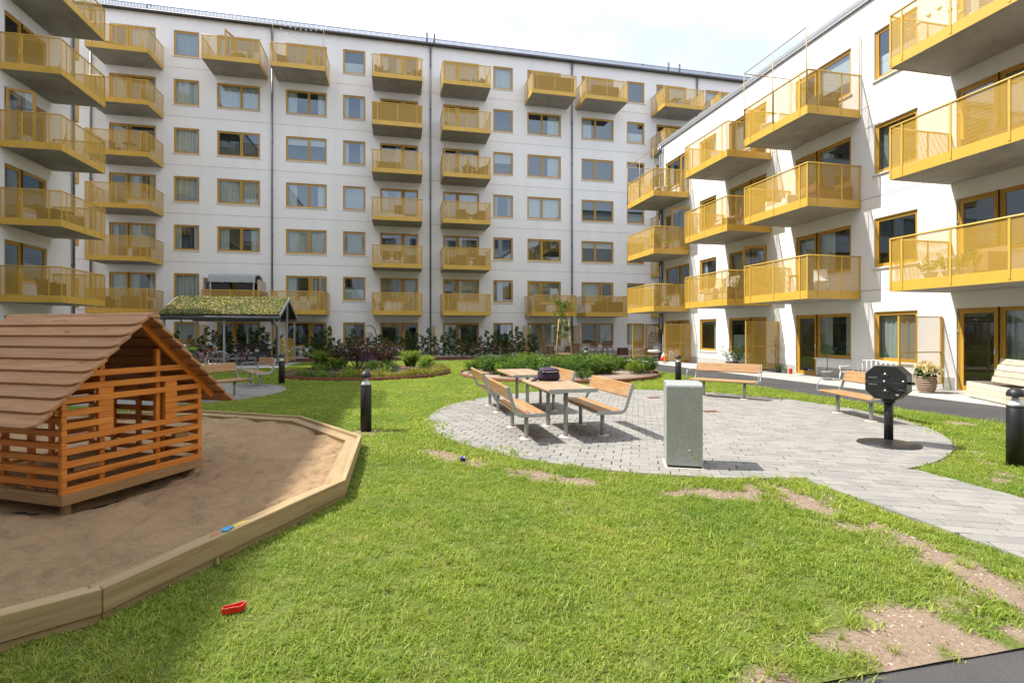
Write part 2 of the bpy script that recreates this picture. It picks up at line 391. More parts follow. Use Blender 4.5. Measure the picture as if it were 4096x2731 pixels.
# ---- balcony
BW, BD = 3.04, 2.0
def uvquad(name, p, q, z0, z1, parent):
    p = Vector(p); q = Vector(q); l = (q-p).length
    me = bpy.data.meshes.new(name); me.from_pydata([(p.x, p.y, z0), (q.x, q.y, z0), (q.x, q.y, z1), (p.x, p.y, z1)], [], [(0, 1, 2, 3)])
    uv = me.uv_layers.new(name='UVMap')
    for i, c in enumerate(((0, z0), (l, z0), (l, z1), (0, z1))): uv.data[i].uv = c
    return obj(name, me, 'yellow_mesh', parent)
POST = MB().box(-.022, .022, -.006, .006, .05, 1.33).mesh('post')
def make_balcony(w=BW, d=BD):
    mb = MB().box(.03, w-.03, -d+.025, -.05, 0, .2)
    o = mb.build('balcony', 'concrete', bevel=.008)
    MB().box(.06, w-.06, -.05, -.002, .03, .19).build('wall_joint', 'eave_dark', o)
    MB().box(0, w, -d, -d+.012, -.005, .255).build('fascia', 'yellow_paint', o)
    MB().box(0, .012, -d+.013, -.03, -.005, .255).build('fascia', 'yellow_paint', o)
    MB().box(w-.012, w, -d+.013, -.03, -.005, .255).build('fascia', 'yellow_paint', o)
    uvquad('mesh_panel', (.008, -d+.006, 0), (w-.008, -d+.006, 0), .255, 1.33, o)
    uvquad('mesh_panel', (.006, -.04, 0), (.006, -d+.01, 0), .255, 1.33, o)
    uvquad('mesh_panel', (w-.006, -.04, 0), (w-.006, -d+.01, 0), .255, 1.33, o)
    for x in (.025, .34, w/2, w-.34, w-.025): obj('post', POST, 'yellow_paint', o, (x, -d-.008, 0))
    for y in ((-.06, -.75, -1.62) if d > 1 else (-.06, -.3)):
        for x in (-.008, w+.008): obj('post', POST, 'yellow_paint', o, (x, y, 0), (0, 0, PI/2))
    rr = .026; mb = MB().tube([(0, -.02, 1.35), (0, -d+.01, 1.35), (.02, -d, 1.35), (w-.02, -d, 1.35), (w, -d+.01, 1.35), (w, -.02, 1.35)], rr, 8)
    mb.build('handrail', 'yellow_paint', o); return o
BALC = {}
def balcony(b, x, fl, zb=2.62, rotz=0, loc=None):
    if 'p' not in BALC: o = make_balcony(); o.parent = b; BALC['p'] = o
    else: o = ctree(BALC['p'], b)
    o.location = loc or (x, 0, zb+ST*(fl-1)); o.rotation_euler = (0, 0, rotz); return o
def downpipe(b, x, ztop, zb=.15):
    mb = MB().cyl((x, -.09, zb), (x, -.09, ztop-.45), .05, n=10); mb.tube([(x, -.09, ztop-.5), (x, -.12, ztop-.35), (x, -.16, ztop-.1)], [.05, .06, .09], 10)
    o = mb.build('downpipe', 'pipe_grey', b)
    bk = MB()
    for k in range(1, int(ztop/ST)+1): bk.box(x-.065, x+.065, -.15, 0, k*ST-1.2, k*ST-1.17)
    bk.build('bracket', 'pipe_grey', o); return o
def facade(b, x0, x1, nfl, cols, rnd, top, skip=None):
    """cols: list of (x, fn(floor)->kind or None)"""
    for fl in range(nfl):
        z0 = fl*ST-.03+.009 if fl else 0; z1 = (fl+1)*ST-.03-.009 if fl < nfl-1 else top; ops = []
        for x, fn in cols:
            k = fn(fl)
            if not k: continue
            cur = 'auto'
            if isinstance(k, tuple): k, cur = k
            opening(b, k, x, fl, rnd, ops, cur)
        wall_panel(b, x0, x1, z0, z1, ops)
    for fl in range(1, nfl): MB().box(x0, x1, .022, .06, fl*ST-.045, fl*ST-.015).build('panel_joint', 'joint_grey', b)
# ---------------------------------------------------------------- far building
rnd = random.Random(11)
far = thing('apartment_building', 'long seven-storey white block across the back, in shade, with yellow window frames', 'building', (0, 34.4, 0), 0)
def dbl(bal, kind, ground=None): return lambda f: kind if f in bal else ((ground or 'D') if f == 0 else 'D')
cols = [(-19.6, lambda f: 'S'), (-16.47, lambda f: 'DW'), (-13.1, lambda f: ('S', 'full') if f in (0, 1, 3, 4, 6) else 'S'), (-10.75, dbl((1, 6), 'DW', 'DW')), (-6.85, dbl((1, 6), 'WD', 'WD')),
        (-3.45, lambda f: 'S'), (-1.15, lambda f: 'WD'), (2.89, lambda f: 'DW'), (6.27, lambda f: 'S'), (8.66, dbl((1, 6), 'DW', 'DW')), (12.59, dbl((1, 6), 'WD')),
        (16.03, lambda f: 'S'), (18.34, lambda f: 'DW'), (22.34, lambda f: 'DW' if f == 6 else 'S')]
facade(far, -30, 34, 7, cols, rnd, 20.43)
for f in range(1, 7):
    for x in (-16.68, -1.58, 2.72, 17.9): balcony(far, x, f)
for x in (-10.93, -7.31, 8.48, 12.15):
    for f in (1, 6): balcony(far, x, f)
balcony(far, 22.2, 6)
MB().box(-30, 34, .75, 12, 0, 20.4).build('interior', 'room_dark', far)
MB().box(-30, 34, -.22, 12.2, 20.46, 20.56).build('roof', 'eave_dark', far)
mb = MB().tube([(-30, -.24, 20.44), (34, -.24, 20.44)], .075, 10); mb.box(-30, 34, -.17, -.15, 20.40, 20.58); mb.build('gutter', 'eave_dark', far)
mb = MB(); x = -20.
while x < 28: mb.box(x, x+.035, -.12, -.10, 20.56, 20.86); x += .075
mb.box(-20, 28, -.125, -.095, 20.84, 20.87); mb.box(-20, 28, -.125, -.095, 20.58, 20.61)
x = -20.
while x < 28: mb.box(x, x+.05, -.14, .3, 20.56, 20.60); x += 1.9
tag(mb.build('roof_guard', 'pipe_grey', far), kind='stuff')
for x in (-17.36, -7.62, 2.07, 11.87, 21.6): downpipe(far, x, 20.4)
for x in (1.85, 2.35, 19.6, 20.5): MB().cyl((x, .5, 20.5), (x, .5, 21.55), .07, n=10).build('roof_vent', 'eave_dark', far)
for x in (-14.6, 17.2, 22.6): MB().tube([(x, .2, 20.5), (x, .2, 20.95), (x+.08, .2, 21.08), (x+.2, .2, 21.05), (x+.22, .2, 20.95)], .03, 8).build('roof_hook', 'galvanised', far)
MB().box(-30, 34, -.012, -.001, 0, .28).build('plinth', 'plinth_grey', far)
# ---------------------------------------------------------------- right building
rnd = random.Random(5)
right = thing('apartment_building', 'sunlit four-storey white block on the right with four columns of yellow balconies', 'building', (14.5, 0, 0), R(-90))
cols = [(-26.15, lambda f: 'WD'), (-22.83, lambda f: 'S'), (-20.51, lambda f: 'WD'), (-16.54, lambda f: ('DW', 'both') if f == 0 else ('DW', ('left', None, 'blind')[f-1])), (-13.28, lambda f: ('S', 'full') if f == 0 else ('S', (None, 'left', 'low')[f-1])),
        (-10.85, lambda f: ('DW', 'left') if f == 0 else ('DW', ('right', 'both', None)[f-1])), (-7.4, lambda f: 'S'), (-4.4, lambda f: 'DW')]
facade(right, -26.78, 6, 4, cols, rnd, 12.05)
for f in (1, 2, 3):
    for x in (-26.72, -20.82, -16.78, -11.0): balcony(right, x, f)
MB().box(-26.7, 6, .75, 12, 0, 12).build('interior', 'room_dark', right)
MB().box(-26.86, 6, -.08, 12, 12.08, 12.13).build('roof', 'cap_grey', right)
MB().box(-26.85, 6, -.07, -.05, 11.98, 12.22).build('parapet_cap', 'cap_grey', right)
MB().box(-26.77, -26.75, .004, 12, 0, 12.04).build('end_wall', 'white_render', right)
downpipe(right, -26.62, 12.05); downpipe(right, -26.40, 12.05)
for a, c in ((-26.77, -26.16), (-23.7, -21.0+.46), (-18.06, -16.58), (-15.5, -10.9), (-8.3, 6)): MB().box(a, c, -.012, -.001, 0, .34).build('plinth', 'plinth_grey', right)
MB().cyl((-16.3, 1.2, 12.1), (-16.3, 1.2, 12.9), .09, n=10).build('roof_vent', 'eave_dark', right)
# ---------------------------------------------------------------- left building
rnd = random.Random(9)
left = thing('apartment_building', 'shaded white block at the left edge with one column of large yellow balconies', 'building', (-14.57, 0, 0), R(90))
cols = [(23.2, lambda f: ('DW', 'low') if f == 1 else ('DW', None)), (19.6, lambda f: 'S'), (15.5, lambda f: 'DW')]
facade(left, -30, 27.56, 7, cols, rnd, 20.43)
for f in range(1, 7): balcony(left, 22.9, f, 2.7); balcony(left, 15.2, f, 2.7)
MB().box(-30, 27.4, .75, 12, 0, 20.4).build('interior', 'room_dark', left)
MB().box(-30, 27.6, -.05, 12.2, 20.43, 20.6).build('roof', 'eave_dark', left)
MB().box(27.54, 27.56, .004, 12, 0, 20.42).build('end_wall', 'white_render', left)
downpipe(left, 27.31, 20.4)
ebp = make_balcony(2.9, .5); ebp.parent = left
for f in range(1, 7):
    e_ = ebp if f == 1 else ctree(ebp, left)
    e_.location = (27.56, .1, 2.7+ST*(f-1)); e_.rotation_euler = (0, 0, R(90))
# ---------------------------------------------------------------- block behind the viewer (mirrored in the panes)
rnd = random.Random(3)
back = thing('apartment_building', 'six-storey block behind the viewer, seen only mirrored in the lower far windows', 'building', (0, -16, 0), R(180))
cols = []
for i in range(8): cols += [(-26+i*6.6, lambda f: 'DW'), (-22.9+i*6.6, lambda f: 'S')]
facade(back, -30, 30, 6, cols, rnd, 17.4)
for f in range(1, 6):
    for i in range(0, 8, 2): balcony(back, -26.2+i*6.6, f)
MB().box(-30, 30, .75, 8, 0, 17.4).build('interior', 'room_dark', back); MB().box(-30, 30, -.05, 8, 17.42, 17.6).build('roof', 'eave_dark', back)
# trellis frames on two top balconies of the right block
def trellis(x, zr, h, n):
    mb = MB(); r = .017; y = -BD-.03; P = [x+.03+(BW-.06)*i/(n-1) for i in range(n)]
    for p in P: mb.tube([(p, y, zr-1.1), (p, y, zr+h)], r, 6)
    mb.tube([(P[0], y, zr+h), (P[-1], y, zr+h)], r, 6)
    for p in (P[0],): mb.tube([(p, y, zr+h), (p, -.06, zr+h)], r, 6); mb.tube([(p, -.06, zr+h), (p, -.06, zr-1.1)], r, 6)
    mb.tube([(P[-1]+.02, -.06, zr-1.1), (P[-1]+.02, -.06, zr+h)], r, 6)
    mb.build('trellis_frame', 'stake_wood', right)
trellis(-16.78, 8.42+1.37, 1.3, 3); trellis(-26.72, 8.42+1.37, .95, 3)
# an open door leaf and tilted sashes
def leaf(b, x, z, w, h, rz, name='door', ry=0):
    mb = MB(); frame_mb(mb, 0, w, 0, h, .085, -.03, .03); o = mb.build(name, 'yellow_frame', b, loc=(x, -.02, z), rot=(ry, 0, rz)); pane(o, .085, w-.085, .085, h-.085, 0); return o
leaf(far, -4.45, ST+.05, .86, 2.1, R(180+70)); leaf(right, -20.51+2.40, 2*ST-ST+.05, .86, 2.1, R(180+62)); leaf(right, -26.15+2.40, 2*ST+.05, .86, 2.1, R(180+55))
leaf(far, 3.0, 4*ST+.05, .86, 2.1, R(-95)); leaf(far, -9.77, 6*ST+.05, .86, 2.1, R(-110)); leaf(left, 23.25, 3*ST+.05, .86, 2.1, R(-75))
# ================================================================ ground
def vnoise(x, y, seed=0):
    xi = np.floor(x).astype(np.int64); yi = np.floor(y).astype(np.int64); fx = x-xi; fy = y-yi
    fx = fx*fx*(3-2*fx); fy = fy*fy*(3-2*fy)
    def h(i, j):
        n = (i*374761393+j*668265263+seed*1442695041) & 0xffffffff; n = ((n ^ (n >> 13))*1274126177) & 0xffffffff
        return ((n ^ (n >> 16)) & 0xffff)/65535.
    return (h(xi, yi)*(1-fx)+h(xi+1, yi)*fx)*(1-fy)+(h(xi, yi+1)*(1-fx)+h(xi+1, yi+1)*fx)*fy
def fbm(x, y, seed=0, o=4):
    s = 0; a = .5; t = 0
    for k in range(o): s = s+a*vnoise(x*2**k, y*2**k, seed+k*7); t += a; a *= .5
    return s/t
t = NT('asphalt'); v = t.coord('Object'); f = t.noise(v, 130, 4, .7); g = t.noise(v, .8, 4); vr = t.n('ShaderNodeTexVoronoi'); vr.inputs['Scale'].default_value = 95; t.l(v, vr.inputs['Vector'])
col = t.mix(t.ramp(g, [(.35, .0), (.7, .6)]), t.ramp(f, [(.3, (.030, .030, .031)), (.62, (.062, .061, .06)), (.8, (.13, .125, .12))]), (.085, .082, .08))
t.fin(t.bsdf(col, .9, 0, .3, vr.outputs['Distance'], .6, .006))
t = NT('lawn_soil'); at = t.n('ShaderNodeAttribute', attribute_name='bare'); v = t.coord('Object'); f = t.noise(v, 45, 5, .7); f2 = t.noise(v, 2.2, 4); f3 = t.noise(v, 160, 3, .7)
soil = t.ramp(f, [(.25, (.14, .098, .068)), (.5, (.23, .17, .125)), (.75, (.31, .24, .185))]); soil = t.mix(t.ramp(f3, [(.62, 0), (.72, .7)]), soil, (.16, .10, .065))
that = t.mix(f2, t.ramp(f, [(.3, (.045, .070, .014)), (.7, (.13, .165, .032))]), t.ramp(f, [(.3, (.06, .09, .018)), (.7, (.18, .185, .05))]))
t.fin(t.bsdf(t.mix(at.outputs['Fac'], that, soil), .95, 0, .15, f, .7, .012))
t = NT('sand'); v = t.coord('Object'); f = t.noise(v, 60, 5, .7); f2 = t.noise(v, 2.2, 5, .6); f3 = t.noise(v, 14, 5, .65)
col = t.mix(t.ramp(f2, [(.35, 0), (.7, .75)]), t.ramp(f, [(.25, (.34, .22, .118)), (.75, (.52, .365, .21))]), t.ramp(f3, [(.3, (.21, .135, .07)), (.7, (.42, .285, .165))]))
t.fin(t.bsdf(col, .95, 0, .15, t.mix(.5, f, f3), 1., .05))
t = NT('paver'); oi = t.n('ShaderNodeObjectInfo'); at = t.n('ShaderNodeAttribute', attribute_name='rnd'); ad = t.n('ShaderNodeMath', operation='ADD'); t.l(oi.outputs['Random'], ad.inputs[0]); t.l(at.outputs['Fac'], ad.inputs[1])
fr = t.n('ShaderNodeMath', operation='FRACT'); t.l(ad.outputs[0], fr.inputs[0]); v = t.coord('Object'); f = t.noise(v, 90, 4, .7); g = t.noise(v, .7, 3)
base = t.ramp(fr.outputs[0], [(0, (.215, .207, .195)), (.3, (.245, .234, .216)), (.55, (.27, .257, .234)), (.8, (.285, .268, .24)), (1, (.23, .222, .21))])
col = t.mix(1., base, t.ramp(f, [(.3, (.84, .84, .84)), (.7, (1.06, 1.06, 1.05))]), 'MULTIPLY'); col = t.mix(t.ramp(g, [(.45, 0), (.8, .3)]), col, (.28, .27, .25))
t.fin(t.bsdf(col, .88, 0, .25, f, .45, .004))
simple('paver_bed', (.13, .115, .095), .95, var=.3, scale=30)
t = NT('slab'); oi = t.n('ShaderNodeObjectInfo'); v = t.coord('Object'); f = t.noise(v, 60, 4, .7); g = t.noise(v, 1.1, 4)
col = t.mix(1., t.ramp(oi.outputs['Random'], [(0, (.40, .385, .36)), (1, (.47, .455, .43))]), t.ramp(t.mix(.5, f, g), [(.3, (.86, .86, .86)), (.7, (1.04, 1.04, 1.03))]), 'MULTIPLY')
t.fin(t.bsdf(col, .9, 0, .2, f, .3, .004))
simple('mulch', (.085, .06, .042), .95, var=.55, scale=45, bump=.9, bscale=50)
simple('gravel_soil', (.27, .20, .15), .95, var=.35, scale=60, bump=.9, bscale=70)
simple('patch_concrete', (.50, .465, .42), .9, var=.15, scale=20, bump=.3)
def sheet(name, poly, z, m): 
    me = bpy.data.meshes.new(name); me.from_pydata([(x, y, z) for x, y in poly], [], [tuple(range(len(poly)))]); me.update()
    return tag(obj(name, me, m), kind='structure')
sheet('ground', [(-200, -200), (200, -200), (200, 200), (-200, 200)], -.04, 'asphalt')
ASPH = [(-16, -16), (12.35, -16), (12.35, 27.2), (14.5, 27.2), (30, 27.2), (30, 34.4), (-30, 34.4), (-30, 27.6), (-14.5, 27.6)]
sheet('asphalt_path', ASPH, -.012, 'asphalt')
CC = (4.75, 8.9); CR = 4.25; SC = (-5.45, 14.7); SR = 2.5; SB = (-4.49, 6.12); SBR = 4.15; B1 = (-1.1, 20.1, 3.05); B2 = (5.8, 18.3, 3.62)
def inside_sand(u, v, r=SBR):
    ok = np.ones(np.shape(u), bool)
    for k in range(12):
        a = R(30*k); ok &= ((u-SB[0])*np.cos(a)+(v-SB[1])*np.sin(a)) < r*math.cos(R(15))
    return ok
def bare_mask(u, v):
    n = fbm(u*1.9, v*1.9, 3); n2 = fbm(u*5, v*5, 9, 3); e = (n-.5)*.5+(n2-.5)*.35
    d = np.hypot(u-CC[0], v-CC[1])-CR; ang = np.degrees(np.arctan2(v-CC[1], u-CC[0])) % 360
    def band(x, c, w, soft=.08): return np.clip((w-np.abs(x-c))/soft+.5, 0, 1)
    b = band(d+e*.35, .53, .17)*((ang > 203) & (ang < 262))*np.clip((n-.33)*9, 0, 1)
    b = np.maximum(b, band(u-3.62+e*.5, 0, .2)*(v > 2.3)*(v < 4.75)*np.clip((n2-.28)*8, 0, 1))
    edge = 2.0+.03+.42*np.clip((u-1.45)/1.2, 0, 1)
    b = np.maximum(b, np.clip((edge+e*.8-v)/.12, 0, 1)*(u > .1)*(u < 9)*np.clip((n2-.34)*9, .0, 1))
    b = np.maximum(b, np.clip((fbm(u*2.6, v*2.6, 21)-.66)*14, 0, 1)*(u > 5.7)*(v < 7)*.9)
    b = np.maximum(b, np.clip((fbm(u*3.1+9, v*3.1, 33)-.735)*14, 0, 1)*(v < 7)*.75)
    b = np.maximum(b, band(d, .02, .03)*.5)
    for (pu, pv, pr) in ((-.35, 4.62, .10), (-.5, 8.35, .35), (9.4, 7.0, .3)): b = np.maximum(b, np.clip((pr-np.hypot(u-pu, (v-pv)*1.2)+e*.25)/.06, 0, 1))
    return np.clip(b, 0, 1)
def lawn_sheet(name, u0, u1, v0, v1, st):
    us = np.arange(u0, u1+1e-6, (u1-u0)/round((u1-u0)/st)); vs = np.arange(v0, v1+1e-6, (v1-v0)/round((v1-v0)/st)); U, V = np.meshgrid(us, vs)
    Z = .012*(fbm(U*.7, V*.7, 5)-.5)+.012*(fbm(U*4, V*4, 6)-.5)-.004; nx = len(us)
    idx = np.arange(len(us)*len(vs)).reshape(len(vs), nx); F = np.stack([idx[:-1, :-1], idx[:-1, 1:], idx[1:, 1:], idx[1:, :-1]], -1).reshape(-1, 4)
    cu = U.ravel()[F].mean(1); cv = V.ravel()[F].mean(1); F = F[~inside_sand(cu, cv, SBR-.25)]
    me = npmesh(name, np.stack([U, V, Z], -1), F, True); fattr(me, 'bare', bare_mask(U, V)); return tag(obj(name, me, 'lawn_soil'), kind='structure')
lawn_sheet('lawn', -14.4, 10.05, 1.95, 11.0, .07)
lawn_sheet('lawn', -14.4, 10.05, 11.0, 28.4, .2)
# far planting strip, terraces, shelter floor, left gap
sheet('planting_strip', [(-14, 30.02), (13.4, 30.02), (13.4, 30.75), (-14, 30.75)], .03, 'mulch')
sheet('terrace', [(-16, 30.75), (17, 30.75), (17, 34.38), (-16, 34.38)], .01, 'slab')
sheet('shelter_floor', [(-14.4, 24.1), (-4.9, 24.1), (-4.9, 28.4), (-14.4, 28.4)], .012, 'slab')
# right terrace of single slabs
ter = tag(obj('terrace', MB().box(12.37, 14.485, -6, 26.75, -.05, -.004).mesh('terrace'), 'paver_bed'), kind='structure')
sl = MB().box(0, .518, 0, .345, -.01, .012).mesh('slab', .004, 1); row = 0; v = 3.2
while v < 26.4:
    u = 12.38-(.26 if row % 2 else 0)
    while u < 14.45:
        a = max(u, 12.375); c = min(u+.518, 14.47)
        if c-a > .05:
            me = sl if c-a > .51 else MB().box(0, c-a, 0, .345, -.01, .012).mesh('slab', .004, 1)
            obj('slab', me, 'slab', ter, (a, v, random.uniform(0, .003)))
        u += .524
    v += .351; row += 1
# ---- pavers
def clip(poly, nx, ny, d):
    out = []
    for i in range(len(poly)):
        p, q = poly[i], poly[(i+1) % len(poly)]; a = p[0]*nx+p[1]*ny-d; b = q[0]*nx+q[1]*ny-d
        if a <= 0: out.append(p)
        if a*b < 0: s = a/(a-b); out.append((p[0]+(q[0]-p[0])*s, p[1]+(q[1]-p[1])*s))
    return out
def area(p): return abs(sum(p[i-1][0]*p[i][1]-p[i][0]*p[i-1][1] for i in range(len(p))))/2
def paver_mb(mb, poly, c, z):
    k = len(poly); n = len(mb.v); top = []
    for x, y in poly:
        l = math.hypot(x-c[0], y-c[1]); s = max(0, 1-.006/max(l, .02)); top.append((c[0]+(x-c[0])*s, c[1]+(y-c[1])*s))
    mb.v += [(x, y, -.03) for x, y in poly]+[(x, y, z-.005) for x, y in poly]+[(x, y, z) for x, y in top]
    for r in (0, 1):
        for i in range(k): j = (i+1) % k; mb.f.append((n+r*k+i, n+r*k+j, n+(r+1)*k+j, n+(r+1)*k+i))
    mb.f.append(tuple(n+2*k+i for i in range(k)))
def pave(name, center, rad, ang, strip=None, keep=300, seed=1, lw=(.21, .14)):
    rr = random.Random(seed); root = tag(obj(name, MB().lathe([(rad, -.03), (rad, -.007)], center+(0,), 72).mesh(name), 'paver_bed'), kind='structure')
    if strip: MB().box(strip[0], strip[1], strip[2], center[1]-rad+.6, -.03, -.009).build('bedding', 'paver_bed', root)
    ca, sa = math.cos(ang), math.sin(ang); g = .006; items = []
    NN = int(rad*1.9/lw[1])+30
    for j in range(-NN, NN):
        for i in range(-NN, NN):
            x0 = i*(lw[0]+g)+(0 if j % 2 else .5)*lw[0]+(rr.random()-.5)*.012; y0 = j*(lw[1]+g)
            loc = [(x0, y0), (x0+lw[0], y0), (x0+lw[0], y0+lw[1]), (x0, y0+lw[1])]
            w = [(center[0]+x*ca-y*sa, center[1]+x*sa+y*ca) for x, y in loc]; cx = sum(p[0] for p in w)/4; cy = sum(p[1] for p in w)/4
            d = math.hypot(cx-center[0], cy-center[1]); ins = strip and strip[0]-.14 < cx < strip[1]+.14 and strip[2]-.1 < cy < center[1]-rad*.9
            if d < rad-.14: pass
            elif ins and (d > rad+.1 or strip[0]-.03 < cx < strip[1]+.03):
                w = clip(w, -1, 0, -strip[0]); w = clip(w, 1, 0, strip[1]) if w else w; w = clip(w, 0, -1, -strip[2]) if w else w
            elif d < rad+.16:
                a = math.atan2(cy-center[1], cx-center[0])
                for da in (-.03, 0, .03):
                    nx, ny = math.cos(a+da), math.sin(a+da)
                    if w: w = clip(w, nx, ny, nx*center[0]+ny*center[1]+rad)
            else: continue
            if not w or len(w) < 3 or area(w) < .0015: continue
            items.append((math.hypot(cx, cy), w, (sum(p[0] for p in w)/len(w), sum(p[1] for p in w)/len(w))))
    def vis(it):
        x, y = it[2]; X = .9766*x-.2153*y; Y = .2153*x+.9766*y
        return Y > .3 and abs(X/Y) < 1.02 and Y > 2.3
    items.sort(key=lambda t_: (not vis(t_), t_[0])); std = None; rest = MB(); rv = []
    for n, (d, w, c) in enumerate(items):
        z = .016+rr.uniform(-.002, .003)
        if n < keep:
            mb = MB(); paver_mb(mb, [(x-c[0], y-c[1]) for x, y in w], (0, 0), z); me = bpy.data.meshes.new('paver'); me.from_pydata(mb.v, [], mb.f); me.update()
            obj('paver', me, 'paver', root, (c[0], c[1], 0), (rr.gauss(0, .006), rr.gauss(0, .006), 0))
        else:
            k0 = len(rest.v); paver_mb(rest, w, c, z); rv += [rr.random()]*(len(rest.v)-k0)
    me = bpy.data.meshes.new('pavers'); me.from_pydata(rest.v, [], rest.f); me.update(); fattr(me, 'rnd', rv)
    tag(obj('pavers', me, 'paver', root), kind='stuff'); return root
pave('paved_circle', CC, CR, R(-26), (4.2, 5.7, 1.9), 300, 1)
pave('paved_circle', SC, SR, R(20), None, 300, 2)
for (u, v, a) in ((5.89, 11.15, -12), (5.94, 8.98, -12)):
    mb = MB(); mb.box(-.14, .14, -.09, .09, .008, .014)
    for k in range(7): mb.box(-.13+k*.04, -.115+k*.04, -.075, .075, .014, .024)
    frame = mb.box(-.15, .15, -.095, -.08, .01, .024).box(-.15, .15, .08, .095, .01, .024)
    tag(mb.build('drain_grate', 'corten', loc=(u, v, 0), rot=(0, 0, R(a))), 'small rusty drain grate in the paving '+('behind the right-hand picnic bench' if v > 10 else 'just right of the steel box'), 'grate', 'drain grates')
# ---- sandbox
st_ = .03; us = np.arange(SB[0]-4.2, SB[0]+4.2, st_); vs = np.arange(SB[1]-4.2, SB[1]+4.2, st_); U, V = np.meshgrid(us, vs)
def sand_z(U, V):
    z = .095+.07*(fbm(U*1.1, V*1.1, 40, 3)-.5)+.075*(fbm(U*3.4, V*3.4, 41, 4)-.5)+.036*(fbm(U*11, V*11, 44, 3)-.5)
    p = fbm(U*5.5, V*5.5, 47, 2); z = z-.035*np.clip((.42-p)*6, 0, 1); q = np.abs(fbm(U*7+2*fbm(U*2, V*2, 3), V*7, 49, 3)-.5); z = z-.022*np.clip((.05-q)*20, 0, 1)*(fbm(U*1.5, V*1.5, 52) > .47)+.02*(fbm(U*22, V*22, 53, 2)-.5)
    return z
# playhouse frame: corner A nearest the camera, gable wall runs along g, roof ridge along e
PH_A = Vector((-2.71, 4.96)); PH_ang = math.atan2(.877, .48)   # direction of the gable wall A->B
gx, gy = math.cos(PH_ang), math.sin(PH_ang)
la = (U-PH_A.x)*gx+(V-PH_A.y)*gy; lb = (U-PH_A.x)*(-gy)+(V-PH_A.y)*gx      # local: along gable, into the house
Z = sand_z(U, V); dist_out = np.maximum(np.maximum(-la, la-1.3), np.maximum(-lb, lb-1.6))
Z = Z-.085*np.clip(1-np.abs(dist_out+.05)/.28, 0, 1)*np.clip(.4+fbm(U*2, V*2, 50), 0, 1)*(la < 1.2)+.05*np.clip(1-np.abs(dist_out-.42)/.2, 0, 1)*(la < .3)
idx = np.arange(U.size).reshape(U.shape); F = np.stack([idx[:-1, :-1], idx[:-1, 1:], idx[1:, 1:], idx[1:, :-1]], -1).reshape(-1, 4)
F = F[inside_sand(U.ravel()[F].mean(1), V.ravel()[F].mean(1), SBR-.1)]
tag(obj('sand', npmesh('sand', np.stack([U, V, Z], -1), F, True), 'sand'), kind='structure')
sb = thing('sandbox_edging', 'twelve-sided sandbox edging of pale stacked timber boards around the playhouse', 'edging', SB+(0,))
ap = SBR*math.cos(R(15)); t15 = math.tan(R(15))
def ringpart(name, k, r0, r1, z0, z1, m, bev=.005, gap=.002):
    a = R(30*k); L0 = r0*t15-gap; L1 = r1*t15-gap
    mb = MB().prism([(-L0, 0), (-L1, -(r0-r1)), (L1, -(r0-r1)), (L0, 0)], z0, z1)
    o = mb.build(name, m, sb, bevel=bev, seg=1); o.location = (r0*math.cos(a), r0*math.sin(a), 0); o.rotation_euler = (0, 0, a-PI/2); return o
for k in range(12):
    ringpart('board', k, ap, ap-.05, .045, .182, 'edge_timber'); ringpart('board', k, ap-.014, ap-.05, -.05, .042, 'edge_timber')
    ringpart('ledge', k, ap-.053, ap-.2, .108, .140, 'edge_timber'); ringpart('board', k, ap-.152, ap-.19, -.05, .105, 'edge_timber')
# ================================================================ furniture
simple('post_black', (.018, .018, .019), .45, .2, var=.2, bump=.15, bscale=300)
simple('cone_white', (.80, .81, .82), .3, var=.02)
t = NT('clear'); tr = t.n('ShaderNodeBsdfTransparent'); tr.inputs['Color'].default_value = (.93, .95, .95, 1); gl = t.n('ShaderNodeBsdfGlossy'); gl.inputs['Roughness'].default_value = .03
ms = t.n('ShaderNodeMixShader'); ms.inputs[0].default_value = .07; t.l(tr.outputs[0], ms.inputs[1]); t.l(gl.outputs[0], ms.inputs[2]); t.fin(ms)
def plastic(name, col, rough=.3): return simple(name, col, rough, var=.04)
# ---- bollards
def make_bollard():
    o = thing('bollard_light', '-', 'bollard', group='bollard lights around the courtyard'); r = .085
    MB().lathe([(r, 0), (r, .70), (r-.004, .705), (r-.004, .712), (r, .717), (r, .728), (r-.006, .735)], n=24).build('post', 'post_black', o)
    MB().lathe([(.079, .735), (.058, .765), (.036, .80), (.024, .848)], n=20).build('reflector', 'cone_white', o)
    lm = MB(); lm.tube([(0, 0, .735), (0, 0, .848)], .082, 24, cap=False); lm.build('lens', 'clear', o)
    MB().lathe([(.0845, .846), (.0855, .853), (.083, .885), (.070, .918), (.045, .94), (.02, .949), (.0001, .951)], n=24).build('cap', 'post_black', o)
    return o
bl = make_bollard()
for i, (u, v, s, lab) in enumerate([(-.5, 8.44, 1, 'black bollard light beside the sandbox corner, nearest the picture centre'), (-3.42, 16.6, .96, 'black bollard light on the lawn between left bench and round flower bed'),
        (-4.75, 30.35, .95, 'small far bollard light just right of the bike shelter'), (4.95, 29.75, .96, 'small far bollard light in front of the hedge and long wooden bench'),
        (8.0, 21.3, .95, 'bollard light behind the green bed, right of the staked tree'), (7.95, 13.6, .95, 'bollard light standing right behind the steel box'),
        (7.05, 4.62, .96, 'bollard light cut off by the right edge of the picture')]):
    o = bl if i == 0 else ctree(bl); o.location = (u, v, 0); o.scale = (1, 1, s); o['label'] = lab
